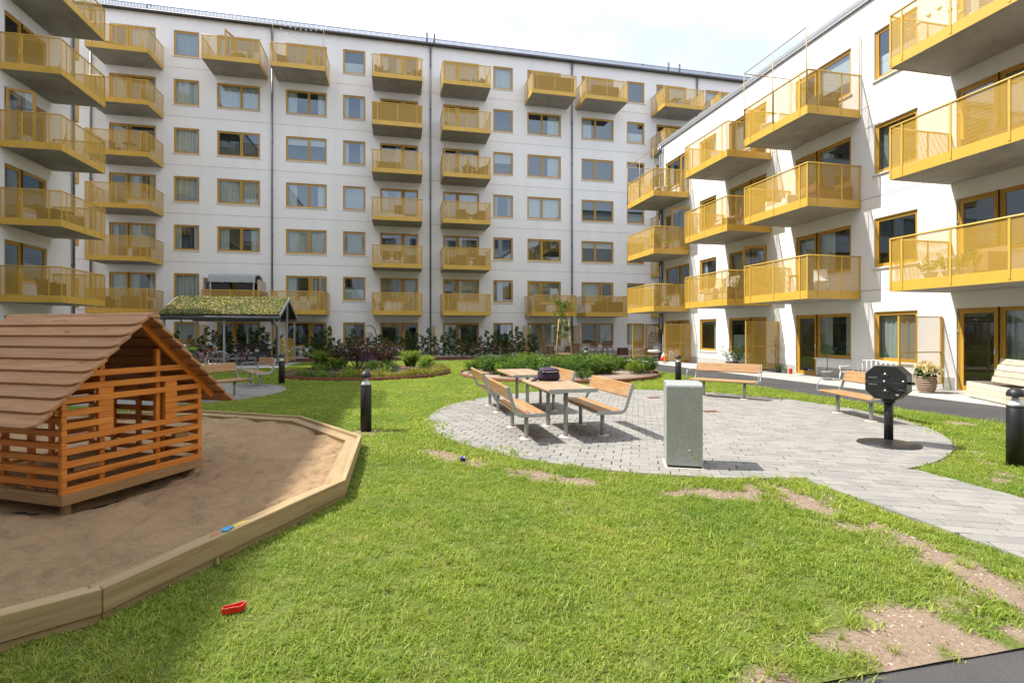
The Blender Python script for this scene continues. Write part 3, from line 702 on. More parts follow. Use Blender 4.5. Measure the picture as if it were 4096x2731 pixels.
# ---- benches and tables
def strip_outline(path, w):
    Lp, Rp = [], []
    for i, p in enumerate(path):
        a = Vector(path[max(i-1, 0)]); b = Vector(path[min(i+1, len(path)-1)]); d = (b-a).normalized(); n = Vector((-d.y, d.x))*w/2; p = Vector(p)
        Lp.append(tuple(p+n)); Rp.append(tuple(p-n))
    return Lp+Rp[::-1]
def foot(o, x, y=0): MB().lathe([(.10, .0), (.095, .024), (.03, .026)], (x, y, 0), 14).build('footing', 'patch_concrete', o)
def make_bench(label, L=1.6, arms=False, legs=.47, rec=0):
    o = thing('bench', label, 'bench'); side = [(-.205, .398), (.13, .398), (.185, .408), (.222, .44), (.245, .49), (.345, .80)]
    for s in (-1, 1):
        x = s*(L/2-.007); MB().ext(strip_outline(side, .052), (x-.007, 0, 0), (0, 1, 0), (0, 0, 1), (.014, 0, 0)).build('side_frame', 'galvanised', o, bevel=.002, seg=1)
    for s in (-1, 1):
        MB().cyl((s*legs, 0, 0), (s*legs, 0, .385), .0315, n=14).build('leg', 'galvanised', o); foot(o, s*legs)
        MB().box(s*legs-.03, s*legs+.03, -.19, .17, .376, .388).build('bracket', 'galvanised', o)
    h = L/2-.016
    plank('slat', 'bench_wood', o, (-h, -.112, .412), (h, -.112, .412), .185, .045, b=.012); plank('slat', 'bench_wood', o, (-h, .088, .412), (h, .088, .412), .185, .045, b=.012)
    MB().box(-h, h, -.017, -.007, .395, .428).build('seat_rail', 'galvanised', o)
    plank('backrest', 'bench_wood', o, (-h, .312, .70), (h, .312, .70), .215, .045, up=(0, -.95, .31), b=.012)
    if arms:
        for s in (-1, 1):
            x = s*(L/2+.012); MB().tube([(x-s*.03, -.16, .395), (x+s*.035, -.19, .40), (x+s*.045, -.205, .43), (x+s*.045, -.17, .60), (x+s*.045, -.14, .635), (x+s*.04, .10, .645), (x, .285, .63)], .0105, 8).build('armrest', 'galvanised', o)
    return o
def make_table(label, L=1.62):
    o = thing('picnic_table', label, 'table'); h = L/2-.014
    for s in (-1, 1): MB().ext([(-.375, .722), (-.37, .745), (-.345, .757), (.345, .757), (.37, .745), (.375, .722), (.36, .706), (-.36, .706)], (s*(L/2-.006)-.006, 0, 0), (0, 1, 0), (0, 0, 1), (.012, 0, 0)).build('end_plate', 'galvanised', o)
    for y in (-.278, -.093, .093, .278): plank('slat', 'table_wood', o, (-h, y, .733), (h, y, .733), .176, .044, b=.012 if abs(y) > .2 else .004)
    MB().box(-h, h, -.004, .004, .72, .752).build('rail', 'galvanised', o)
    for x in (-.46, .46):
        MB().cyl((x, 0, 0), (x, 0, .705), .034, n=14).build('leg', 'galvanised', o); foot(o, x); MB().box(x-.04, x+.04, -.3, .3, .69, .708).build('bracket', 'galvanised', o)
    return o
TAB = [(2.42, 7.74, 'near wooden picnic table with the purple bag on it'), (2.46, 10.22, 'far wooden picnic table, partly hidden behind the near one')]
for u, v, lab in TAB: o = make_table(lab); o.location = (u, v, 0); o.rotation_euler = (0, 0, R(90)); o['group'] = 'picnic tables'
for u, v, rz, lab, arms, L in [(1.81, 7.72, 90, 'bench on the left side of the near picnic table, back towards the lawn', False, 1.58), (2.98, 7.71, -90, 'bench on the right side of the near picnic table, seat facing left', False, 1.58),
        (1.88, 10.24, 90, 'far left bench behind the nearest bench, beside the far picnic table', False, 1.58), (2.98, 10.2, -90, 'bench right of the far picnic table, only its backrest showing', False, 1.58),
        (7.53, 10.85, -52.6, 'bench with metal armrests facing the paved circle, before the asphalt path', True, 1.52), (8.12, 7.85, -103.5, 'bench with armrest half hidden behind the black grill', True, 1.52),
        (-4.12, 13.17, 55, 'shaded bench seen from behind, right behind the playhouse roof', True, 1.5), (-4.03, 16.15, 118-180, 'shaded bench seen from its side, nearest the bike shelter', True, 1.5)]:
    o = make_bench(lab, L, arms); o.location = (u, v, .005); o['group'] = 'benches in the courtyard'
    o.rotation_euler = (0, 0, R(rz))
# ---- steel box
ang = R(-24.5); ox = thing('steel_waste_box', 'tall galvanised steel box with rounded top edge standing on the paving', 'box', (3.17, 5.29, .016), ang)
pr = [(0, .03), (0, .90)]+[(.05-.05*math.cos(a), .915+.05*math.sin(a)) for a in [i*PI/12 for i in range(0, 7)]]+[(.40, .965), (.40, .03)]
MB().ext(pr, (-.197, 0, 0), (0, 1, 0), (0, 0, 1), (.394, 0, 0)).build('body', 'galvanised', ox, bevel=.004)
MB().box(-.185, .185, .012, .385, 0, .035).build('base', 'black_metal', ox); MB().box(-.215, .215, -.03, .42, -.004, .004).build('base_slab', 'patch_concrete', ox)
MB().lathe([(.011, 0), (.011, .006), (.006, .012), (.0001, .013)], n=10).build('lock', 'galvanised', ox, loc=(.055, -.001, .205), rot=(R(90), 0, 0))
simple('sticker', (.38, .37, .22), .5); MB().box(.10, .15, -.0015, .001, .115, .172).build('sticker', 'sticker', ox)
# ---- grill
gr = thing('park_grill', 'black octagonal charcoal grill on a pole with a round base plate', 'grill', (6.62, 5.84, .016), math.atan2(-.44, -.90)+R(90))
MB().lathe([(.375, 0), (.37, .012), (.25, .035), (.12, .055), (.058, .07)], n=36).build('base_plate', 'black_metal', gr)
MB().cyl((0, 0, .05), (0, 0, .66), .054, n=20).build('pole', 'black_metal', gr)
MB().lathe([(.075, .575), (.078, .60), (.075, .64)], n=16).build('collar', 'black_metal', gr)
for sx in (-1, 1): MB().tube([(sx*.07, -.03, .59), (sx*.085, -.03, .585), (sx*.085, -.03, .64)], .006, 6).build('hook', 'galvanised', gr)
w, h, c = .238, .2275, .112
def octo(z0, z1):
    pts = [(-w+c, -h), (w-c, -h), (w, -h+c), (w, h-c), (w-c, h), (-w+c, h), (-w, h-c), (-w, -h+c)]; p = pts
    def cz(p, s, d):
        out = []
        for i in range(len(p)):
            a, b = p[i], p[(i+1) % len(p)]; fa, fb = s*(a[1]-d), s*(b[1]-d)
            if fa <= 0: out.append(a)
            if fa*fb < 0: k = fa/(fa-fb); out.append((a[0]+(b[0]-a[0])*k, d))
        return out
    return cz(cz(p, 1, z1), -1, z0)
zc = .855
MB().ext(octo(.012, .3), (0, -.14, zc), (1, 0, 0), (0, 0, 1), (0, .25, 0)).build('lid', 'black_metal', gr, bevel=.004)
MB().ext(octo(-.3, .008), (0, -.14, zc), (1, 0, 0), (0, 0, 1), (0, .25, 0)).build('firebox', 'black_metal', gr, bevel=.004)
simple('grill_side', (.30, .28, .26), .35, .5, var=.1)
for z in (.12, -.105):
    k = MB().cyl((0, -.146, zc+z), (0, -.14, zc+z), .055, n=20).build('vent_disc', 'black_metal', gr)
    for a in (90, 210, 330): MB().cyl((.03*math.cos(R(a)), -.149, zc+z+.03*math.sin(R(a))), (.03*math.cos(R(a)), -.1455, zc+z+.03*math.sin(R(a))), .011, n=10).build('vent_hole', 'eave_dark', k)
    MB().lathe([(.012, 0), (.010, .008), (.0001, .012)], n=10).build('knob', 'cone_white', gr, loc=(0, -.146, zc+z), rot=(R(90), 0, 0))
MB().lathe([(.013, 0), (.010, .008), (.0001, .012)], n=10).build('knob', 'cone_white', gr, loc=(-.005, -.165, zc+.02), rot=(R(90), 0, 0))
MB().lathe([(.013, 0), (.010, .008), (.0001, .012)], n=10).build('knob', 'cone_white', gr, loc=(.205, -.155, zc+.03), rot=(R(90), 0, 0))
MB().box(.18, .23, -.152, -.141, zc-.03, zc+.06).build('hinge', 'black_metal', gr)
a0 = Vector((-.04, -.158, zc+.015)); a1 = Vector((.17, -.158, zc-.10))
MB().beam(a0, a1, .008, .05, up=(.4, 0, .8)).build('lever', 'black_metal', gr, bevel=.003)
d = (a1-a0).normalized(); n = Vector((-d.z, 0, d.x)); ctr = a1+d*.035
MB().tube([ctr+d*(.042*math.cos(t_))+n*(.022*math.sin(t_)) for t_ in [i*PI/8 for i in range(16)]], .009, 6, closed=True).build('lever_grip', 'black_metal', gr)
for z in (.065, -.03):
    mb = MB()
    for k in range(4): mb.cyl((-.185+k*.026, -.142, zc+z), (-.185+k*.026, -.1425, zc+z), .007, n=8)
    mb.build('rivets', 'galvanised', gr)
MB().box(.12, .155, -.147, -.141, zc-.165, zc-.145).box(-.02, .0, -.147, -.141, zc-.175, zc-.165).build('latch', 'galvanised', gr)
MB().box(-.09, .11, -.148, -.141, zc-.215, zc-.165).build('ash_plate', 'black_metal', gr)
MB().cyl((w, -.02, zc+.0), (w+.06, -.02, zc+.0), .02, n=10).build('stub', 'black_metal', gr)
# ---- playhouse
ph = thing('playhouse', 'orange slatted wooden playhouse with brown board roof standing in the sandbox', 'playhouse', (PH_A.x, PH_A.y, .05), PH_ang)
GW, GL = 1.30, 1.56; sh = .053; pit = .107; zb = .075
for y in (0.0, GL): plank('base_beam', 'play_base', ph, (-.02, y, zb+.045), (GW+.02, y, zb+.045), .05, .09)
for x in (0.0, GW): plank('base_beam', 'play_base', ph, (x, .026, zb+.045), (x, GL-.026, zb+.045), .05, .09)
for x in (.07, GW-.07):
    for y in (.07, GL-.07): MB().box(x-.025, x+.025, y-.025, y+.025, -.2, zb).build('foot', 'play_base', ph)
nfl = 13
for i in range(nfl): plank('floor_board', 'play_base', ph, (.03, .05+i*(GL-.1)/(nfl-1), zb+.10), (GW-.03, .05+i*(GL-.1)/(nfl-1), zb+.10), .105, .022)
z0 = zb+.09
def roof_x(z): return max(-.02, z-1.05+.0)     # inner limit where the roof slope cuts the gable
for y in (0.0, GL):
    for k in range(10):
        z = z0+k*pit+sh/2; m = 'play_orange'
        if k == 9: plank('slat', m, ph, (.17, y, z), (GW-.17, y, z), .045, sh); continue
        xs = max(-.02, z-.96) if k >= 8 else -.02
        if k in (5, 6) and y == 0:
            plank('slat', m, ph, (-.02, y, z), (.40, y, z), .045, sh); plank('slat', m, ph, (.90, y, z), (GW+.02, y, z), .045, sh)
        elif k in (1, 2, 3, 4, 5) and y > 0:
            plank('slat', m, ph, (-.02, y, z), (.38, y, z), .045, sh); plank('slat', m, ph, (.95, y, z), (GW+.02, y, z), .045, sh)
        else: plank('slat', m, ph, (xs, y, z), (GW-xs, y, z), .045, sh)
    if y == 0:
        for k in range(4, 8):
            z = z0+k*pit+sh+sh/2; plank('jamb_block', 'play_orange', ph, (.27, y, z), (.40, y, z), .045, sh)
            plank('jamb_block', 'play_orange', ph, (.90, y, z), (1.03, y, z), .045, sh)
    for x in (.335, .865):
        zt = 1.62-abs(x-.65)-.06; plank('post', 'play_orange', ph, (x, y+(.048 if y == 0 else -.048), z0), (x, y+(.048 if y == 0 else -.048), zt), .045, .045)
for x in (0.0, GW):
    for k in range(7):
        z = z0+sh+k*pit+sh/2; m = 'play_orange'
        if x == 0 and k in (3, 4, 5): plank('slat', m, ph, (x, -.02, z), (x, GL+.02, z), .045, sh)
        else: plank('slat', m, ph, (x, -.02, z), (x, GL+.02, z), .045, sh)
    xx = x+(.048 if x == 0 else -.048)
    for y in (.45, .78, 1.15): plank('post', 'play_orange', ph, (xx, y, z0), (xx, y, 1.0), .045, .045)
RZ = 1.62; RX = .65
for y in (-.0, GL+.0):
    for s in (-1, 1): plank('rafter', 'play_orange', ph, (RX+s*.0, y, RZ-.0), (RX+s*.82, y, RZ-.0-.80), .045, .07, up=(0, 0, 1))
nb = 9; sl = math.hypot(.93, .90); bw = sl/nb+.035
def roof_board(s, i):
    # outline: x along the ridge, y down the slope; lower corners rounded
    L = GL+.36; r = .10; pts = [(0, 0), (L, 0)]
    pts += [(L-r+r*math.cos(a), bw-r*.55+r*.55*math.sin(a)) for a in [j*PI/10 for j in range(0, 6)]]
    pts += [(r-r*math.sin(a), bw-r*.55+r*.55*math.cos(a)) for a in [j*PI/10 for j in range(0, 6)]]
    t0 = i/nb; flare = .03*(i/nb)**2
    p = Vector((RX+s*(.93*t0), -.18, RZ+.045-.90*t0+.0)); dn = Vector((s*.93, 0, -.90+.24)).normalized()
    key = ('rb',)
    if key not in _proto: _proto[key] = MB().ext(pts, (0, 0, 0), (1, 0, 0), (0, 1, 0), (0, 0, .028)).mesh('roof_board', .004, 1)
    o = obj('roof_board', _proto[key], 'play_roof', ph); X = Vector((0, 1, 0)); Y = dn; Zv = X.cross(Y)
    if Zv.z < 0: Zv = -Zv
    if s > 0:   # keep right-handed
        mt = Matrix((X, Y, X.cross(Y))).transposed().to_4x4()
    else: mt = Matrix((X, Y, X.cross(Y))).transposed().to_4x4()
    o.matrix_local = Matrix.Translation(p) @ mt; return o
for s in (-1, 1):
    for i in range(nb): roof_board(s, i)
prof = [(.052*math.cos(a), .045*math.sin(a)) for a in [i*PI/10 for i in range(11)]]
MB().ext(prof, (RX, -.20, RZ+.03), (1, 0, 0), (0, 0, 1), (0, GL+.40, 0)).build('ridge_cap', 'play_roof', ph, bevel=.003)
plank('loose_block', 'brown_wood', ph, (.09, .035, z0+sh+pit+.03), (.31, .035, z0+sh+pit+.03), .06, .045)
plank('loose_block', 'play_base', ph, (1.03, .03, z0+sh+pit*2+.03), (1.19, .03, z0+sh+pit*2+.03), .06, .05)
# ---- bike shelter
bs = thing('bike_shelter', 'bike shelter with grey steel posts and flowering sedum roof', 'shelter', (-7.86, 27.65, 0))
X0, X1, YF, YB, ZE, ZR = -2.5, 2.5, -2.12, 2.12, 2.25, 3.14
for x in (-2.35, 0.1, 2.42):
    for y in (-1.85, 1.85): MB().box(x-.04, x+.04, y-.04, y+.04, 0, ZE).build('post', 'galvanised', bs)
for x in (-2.35, 2.42): MB().box(x-.035, x+.035, -.035, .035, 0, ZR-.1).build('post', 'galvanised', bs)
for y in (-1.85, 1.85): MB().box(X0, X1, y-.05, y+.05, ZE-.13, ZE-.005).build('beam', 'pipe_grey', bs)
simple('felt', (.045, .04, .038), .9)
for s in (-1, 1):
    y = s*YB; mb = MB(); mb.poly([(X0, y, ZE), (X1, y, ZE), (X1, 0, ZR), (X0, 0, ZR)]); mb.poly([(X0, y, ZE+.09), (X1, y, ZE+.09), (X1, 0, ZR+.09), (X0, 0, ZR+.09)])
    for p, q in (((X0, y, ZE), (X0, 0, ZR)), ((X1, y, ZE), (X1, 0, ZR)), ((X0, y, ZE), (X1, y, ZE))): mb.poly([p, q, (q[0], q[1], q[2]+.09), (p[0], p[1], p[2]+.09)])
    mb.build('roof_slope', 'felt', bs)
    MB().beam((X1+.015, y, ZE+.05), (X1+.015, 0, ZR+.05), .03, .16).build('verge_board', 'cap_grey', bs); MB().beam((X0-.015, y, ZE+.05), (X0-.015, 0, ZR+.05), .03, .16).build('verge_board', 'cap_grey', bs)
    MB().tube([(X0-.02, y+s*.05, ZE-.02), (X1+.02, y+s*.05, ZE-.02)], .06, 10).build('gutter', 'pipe_grey', bs)
mb = MB()
for i in range(26): x = X0+.1+i*.19; mb.beam((x, -2.05, ZE-.012), (x, -.02, ZR-.03), .09, .02)
mb.build('roof_sheet', 'galvanised', bs)
MB().tube([(2.28, YF-.05, ZE-.08), (2.28, YF-.03, ZE-.25), (2.36, -1.96, ZE-.45), (2.36, -1.95, .1)], .04, 8).build('downpipe', 'pipe_grey', bs)
for x in (-2.35, 2.42):
    uvquad('mesh_panel', (x, -1.8, 0), (x, -.04, 0), .12, 1.22, bs); uvquad('mesh_panel', (x, .04, 0), (x, 1.8, 0), .12, 1.22, bs)
    MB().box(x-.02, x+.02, -1.81, 1.81, 1.21, 1.24).box(x-.02, x+.02, -1.81, 1.81, .10, .13).build('panel_rail', 'yellow_paint', bs)
mb = MB()
for x in (1.2, 1.55, 1.9, -.3, -.7, -1.1, -1.5): mb.tube([(x-.1, -1.3, .0), (x-.1, -1.3, .32), (x+.1, -1.3, .32), (x+.1, -1.3, 0)], .012, 6)
mb.build('cycle_rack', 'galvanised', bs)
# sedum
t = NT('sedum'); at = t.n('ShaderNodeAttribute', attribute_name='rnd'); col = t.ramp(at.outputs['Fac'], [(0, (.16, .20, .06)), (.25, (.27, .31, .10)), (.5, (.38, .38, .15)), (.68, (.44, .36, .19)), (.8, (.30, .14, .08)), (.9, (.62, .50, .05)), (1, (.56, .42, .33))])
t.fin(t.bsdf(col, .8, 0, .2))
def sedum(nc):
    u = RNG.uniform(X0+.04, X1-.04, nc); s = np.where(RNG.random(nc) < .62, -1, 1); k = RNG.random(nc); y = s*YB*(1-k); z = ZE+.09+(ZR-ZE)*k
    tone = np.clip(.14+.42*fbm(u*1.6+5, y*1.6, 70, 3)+RNG.normal(0, .16, nc), 0, .83); yel = (fbm(u*2.6, y*2.6, 71, 3) > .57) & (RNG.random(nc) < .2); tone = np.where(yel, .9, tone); tone = np.where(RNG.random(nc) < .12, 1, tone)
    V = []; T = []
    h = RNG.uniform(.03, .085, nc)+.03*(RNG.random(nc) < .1)
    for j in range(4):
        a = RNG.uniform(0, 2*PI, nc); r = RNG.uniform(.014, .034, nc); tilt = RNG.uniform(.0, .05, nc)
        cx = u+RNG.normal(0, .03, nc); cy = y+RNG.normal(0, .03, nc)
        for da, hh in ((0, 0), (2.2, .02), (4.2, .01)): V.append(np.stack([cx+r*np.cos(a+da), cy+r*np.sin(a+da), z+h*(.4+.2*j)+hh*np.where(RNG.random(nc) < .5, 1, -1)], -1)); T.append(np.clip(tone+.0, 0, 1))
    V = np.stack(V, 1).reshape(-1, 3); T = np.stack(T, 1).ravel(); F = np.arange(len(V)).reshape(-1, 3); me = npmesh('sedum', V, F); fattr(me, 'rnd', T); return me
tag(obj('sedum', sedum(30000), 'sedum', bs), kind='stuff')
# ---- bicycles
plastic('tyre', (.012, .012, .012), .7); simple('chrome', (.55, .56, .57), .22, .9, var=.05); simple('bike_red', (.42, .045, .015), .35, var=.05); simple('bike_black', (.02, .02, .022), .35); simple('bike_grey', (.22, .23, .24), .35, .3); simple('saddle', (.025, .018, .014), .5); simple('wicker_dark', (.03, .022, .016), .8, bump=.6, bscale=90)
def make_bike(label, col, basket=False, loc=(0, 0, 0), rz=0, steer=0, crate=None):
    o = thing('bicycle', label, 'bicycle', loc, rz, 'bicycles in the shelter'); r = .34
    for wx in (-.52, .54):
        w = bpy.data.objects.new('wheel', None); link(w, o); w.location = (wx, 0, r); w.rotation_euler = (0, 0, steer if wx > 0 else 0)
        ring = lambda rr: [(rr*math.cos(i*PI/16), 0, rr*math.sin(i*PI/16)) for i in range(32)]
        MB().tube(ring(r-.018), .019, 6, closed=True).build('tyre', 'tyre', w); MB().tube(ring(r-.043), .011, 5, closed=True).build('rim', 'chrome', w)
        mb = MB()
        for i in range(16): a = i*PI/8; mb.tube([(0, .02*(-1)**i, 0), ((r-.045)*math.cos(a), 0, (r-.045)*math.sin(a))], .0022, 4, cap=False)
        mb.build('spokes', 'chrome', w); MB().cyl((0, -.045, 0), (0, .045, 0), .022, n=8).build('hub', 'chrome', w)
        if True: MB().tube([((r+.018)*math.cos(a), 0, (r+.018)*math.sin(a)) for a in [R(20+i*14) for i in range(11)]], .016, 5).build('mudguard', 'bike_black' if col != 'bike_red' else 'chrome', w)
    bb = (-.07, 0, .29); st = (-.20, 0, .78); hd = (.37, 0, .80); hl = (.42, 0, .62); tb = .016
    mb = MB()
    for a, b in ((bb, st), (bb, hl), ((-.19, 0, .73), hd), (hd, hl)): mb.tube([a, b], tb, 8)
    for s in (-1, 1): mb.tube([bb, (-.52, s*.05, r)], .009, 6); mb.tube([(-.185, 0, .70), (-.52, s*.05, r)], .008, 6)
    mb.build('frame', col, o); mb = MB()
    for s in (-1, 1): mb.tube([hl, (.45, s*.05, .55), (.54, s*.05, r)], .010, 6)
    mb.build('fork', col, o)
    MB().tube([st, (-.225, 0, .88)], .013, 6).build('seat_post', 'chrome', o)
    MB().ext([(-.14, -.075), (-.15, 0), (-.14, .075), (-.02, .05), (.10, .018), (.12, 0), (.10, -.018), (-.02, -.05)], (-.22, 0, .885), (1, 0, 0), (0, 1, 0), (0, 0, .045)).build('saddle', 'saddle', o, bevel=.012)
    MB().tube([hd, (.36, 0, .93)], .013, 6).tube([(.22, -.29, 1.0), (.30, -.27, 1.01), (.38, -.15, .96), (.36, 0, .94), (.38, .15, .96), (.30, .27, 1.01), (.22, .29, 1.0)], .011, 6).build('handlebar', 'chrome', o)
    for s in (-1, 1): MB().tube([(.15, s*.30, .995), (.25, s*.285, 1.005)], .017, 6).build('grip', 'tyre', o)
    MB().lathe([(.085, -.004), (.085, .004)], n=16).build('chainring', 'chrome', o, loc=(bb[0], -.05, bb[2]), rot=(R(90), 0, 0))
    MB().tube([(bb[0], -.06, bb[2]), (bb[0]+.12, -.07, bb[2]-.12)], .008, 5).tube([(bb[0], .06, bb[2]), (bb[0]-.12, .07, bb[2]+.12)], .008, 5).build('crank', 'chrome', o)
    for s in (-1, 1): MB().box(bb[0]+s*-.0+(.12 if s < 0 else -.12)-.04, bb[0]+(.12 if s < 0 else -.12)+.04, s*.07, s*.15, bb[2]+s*.12-.01, bb[2]+s*.12+.01).build('pedal', 'tyre', o)
    MB().box(-.72, -.30, -.06, -.045, .70, .712).box(-.72, -.30, .045, .06, .70, .712).box(-.72, -.70, -.06, .06, .70, .712).box(-.5, -.48, -.06, .06, .70, .712).tube([(-.62, -.055, .70), (-.52, -.06, r)], .006, 5).tube([(-.62, .055, .70), (-.52, .06, r)], .006, 5).build('carrier', 'bike_black', o)
    if basket:
        mb = MB(); b = [(.42, -.17), (.70, -.17), (.70, .17), (.42, .17)]
        for k in range(4):
            p, q = b[k], b[(k+1) % 4]; cx, cy = .56, 0; sc = .82
            mb.poly([(cx+(p[0]-cx)*sc, cy+(p[1]-cy)*sc, .74), (cx+(q[0]-cx)*sc, cy+(q[1]-cy)*sc, .74), (q[0], q[1], .99), (p[0], p[1], .99)])
        mb.poly([(.45, -.14, .745), (.67, -.14, .745), (.67, .14, .745), (.45, .14, .745)]); mb.build('basket', 'wicker_dark', o)
    if crate: MB().box(-.70, -.36, -.13, .13, .715, .86).build('saddle_cover', crate, o, bevel=.05)
    MB().box(-.70, -.685, -.03, .03, .50, .56).build('rear_reflector', 'bike_red', o)
    return o
plastic('lime', (.20, .42, .03))
make_bike('red bicycle standing side-on beside the front shelter post', 'bike_red', loc=(-8.25, 25.15, .02), rz=R(-8), steer=R(25))
make_bike('orange-red bicycle at the left end of the shelter, pointing away', 'bike_red', loc=(-9.75, 26.1, .02), rz=R(75))
make_bike('grey bicycle with bright spokes, second from the left in the shelter', 'bike_grey', loc=(-9.35, 25.6, .02), rz=R(98))
make_bike('black city bicycle with child seat cover, in the middle of the left group', 'bike_black', loc=(-8.95, 26.3, .02), rz=R(80), crate='lime')
make_bike('dark bicycle with front basket behind the red one', 'bike_black', True, loc=(-7.75, 26.6, .02), rz=R(-20))
make_bike('red bicycle mostly hidden behind the middle shelter post', 'bike_red', loc=(-7.35, 26.9, .02), rz=R(-60))
make_bike('black bicycle with wire front basket at the right end, left one', 'bike_black', True, loc=(-6.65, 27.0, .02), rz=R(-105))
make_bike('black bicycle with large basket closest to the shelter downpipe', 'bike_black', True, loc=(-6.15, 26.8, .02), rz=R(-95))
# ---- patio screens of yellow mesh
def screen(p, q, lab, z0=.17, z1=1.97):
    p = Vector(p); q = Vector(q); o = thing('privacy_screen', lab, 'screen', (p.x, p.y, 0), math.atan2(q.y-p.y, q.x-p.x), 'yellow mesh privacy screens'); l = (q-p).length
    for x in (0, l): MB().box(x-.025, x+.025, -.02, .02, 0 if x == 0 else z0, z1+.02).build('post', 'yellow_paint', o)
    for z in (z0, (z0+z1)/2-.05, z1): MB().box(.025, l-.025, -.015, .015, z-.014, z+.014).build('rail', 'yellow_paint', o)
    uvquad('mesh_panel', (.02, 0, 0), (l-.02, 0, 0), z0, z1, o)
    MB().box(-.14, .14, -.07, .07, 0.012, .055).build('foot_block', 'patch_concrete', o); return o
for v, lab in ((11.2, 'yellow mesh privacy screen behind the flower basket, nearest on the right'), (17.4, 'yellow mesh privacy screen with a climbing plant, above the bench with armrests'), (23.6, 'yellow mesh privacy screen next to the hanging egg chair by the corner')): screen((13.04, v), (14.45, v), lab)
screen((12.9, 26.9), (14.4, 26.9), 'yellow mesh privacy screen at the end corner, left of the hanging chair')
for u, lab in ((-11.35, 'yellow mesh screen at the far facade behind the left end of the bicycles'), (-7.35, 'yellow mesh screen behind the right shelter posts at the far facade'), (-4.15, 'yellow mesh screen at far facade right of the dark doorway'), (2.25, 'yellow screen post under the second downpipe at the far facade'), (8.35, 'yellow mesh screen left of the far glass door behind the tree'), (11.95, 'yellow mesh screen right of the staked tree at the far facade')): screen((u, 33.0), (u, 34.35), lab)
# ================================================================ vegetation
def leafmat(name, stops, trans=.35, rough=.55, attr='rnd', vary=True):
    t = NT(name); at = t.n('ShaderNodeAttribute', attribute_name=attr); col = t.ramp(at.outputs['Fac'], stops)
    if vary:
        oi = t.n('ShaderNodeObjectInfo'); col = t.mix(1., col, t.ramp(oi.outputs['Random'], [(0, (.78, .82, .75)), (1, (1.12, 1.08, 1.05))]), 'MULTIPLY')
    b = t.bsdf(col, rough, 0, .35); tl = t.n('ShaderNodeBsdfTranslucent'); t.l(t.mix(1., col, (1.1, 1.25, .6), 'MULTIPLY'), tl.inputs[0]); ms = t.n('ShaderNodeMixShader'); ms.inputs[0].default_value = trans
    t.l(b.outputs[0], ms.inputs[1]); t.l(tl.outputs[0], ms.inputs[2]); return t.fin(ms)
leafmat('leaf_mid', [(0, (.05, .095, .014)), (.5, (.095, .175, .026)), (1, (.16, .25, .045))])
leafmat('leaf_hedge', [(0, (.035, .075, .018)), (.6, (.065, .125, .03)), (1, (.10, .165, .045))])
leafmat('leaf_lime', [(0, (.13, .21, .022)), (.5, (.22, .31, .036)), (1, (.33, .40, .06))], .4)
leafmat('leaf_gold', [(0, (.15, .17, .02)), (.45, (.28, .27, .035)), (.75, (.36, .26, .05)), (1, (.45, .36, .20))], .4)
leafmat('leaf_red', [(0, (.035, .018, .016)), (.5, (.075, .028, .022)), (.8, (.12, .05, .03)), (1, (.06, .06, .02))], .3)
leafmat('leaf_grey', [(0, (.06, .075, .05)), (1, (.13, .15, .10))], .3)
leafmat('petal_purple', [(0, (.10, .03, .16)), (1, (.20, .08, .28))]); leafmat('petal_cream', [(0, (.60, .45, .27)), (.6, (.75, .62, .42)), (1, (.80, .72, .55))], .4); leafmat('petal_white', [(0, (.5, .45, .38)), (1, (.72, .68, .6))]); leafmat('petal_red', [(0, (.20, .03, .03)), (1, (.35, .08, .07))])
leafmat('leaf_brown', [(0, (.16, .07, .025)), (1, (.28, .14, .05))])
simple('bark', (.12, .085, .06), .9, var=.3, scale=30, bump=.6); simple('stem_green', (.07, .10, .03), .7); simple('twig', (.11, .07, .045), .85)
def leaves(P, D, ln, wd=.45, rng=RNG, fold=.25, curl=.2):
    P = np.asarray(P, float); D = np.asarray(D, float); n = len(P); D = D/np.maximum(np.linalg.norm(D, axis=1, keepdims=True), 1e-6)
    rv = rng.normal(size=(n, 3)); S = np.cross(D, rv); S /= np.maximum(np.linalg.norm(S, axis=1, keepdims=True), 1e-6); N = np.cross(S, D); N *= np.sign(N[:, 2:3]+1e-9)
    ln = np.broadcast_to(np.asarray(ln, float), (n,))[:, None]; w = ln*wd*.5
    V = np.stack([P, P+D*ln*.5+S*w+N*ln*fold*.3, P+D*ln-N*ln*curl, P+D*ln*.5-S*w+N*ln*fold*.3], 1).reshape(-1, 3)
    b = np.arange(n)[:, None]*4; F = np.concatenate([b+[[0, 1, 2]], b+[[0, 2, 3]]], 1).reshape(-1, 3); return V, F
def leafobj(name, P, D, ln, m, parent=None, wd=.45, rng=RNG, tone=None, **k):
    V, F = leaves(P, D, ln, wd, rng, **k); me = npmesh(name, V, F); tone = rng.random(len(P)) if tone is None else np.clip(tone, 0, 1); fattr(me, 'rnd', np.repeat(tone, 4)); return obj(name, me, m, parent)
def rdir(n, up=.3, rng=RNG):
    d = rng.normal(size=(n, 3)); d /= np.linalg.norm(d, axis=1, keepdims=True); d[:, 2] += up; return d
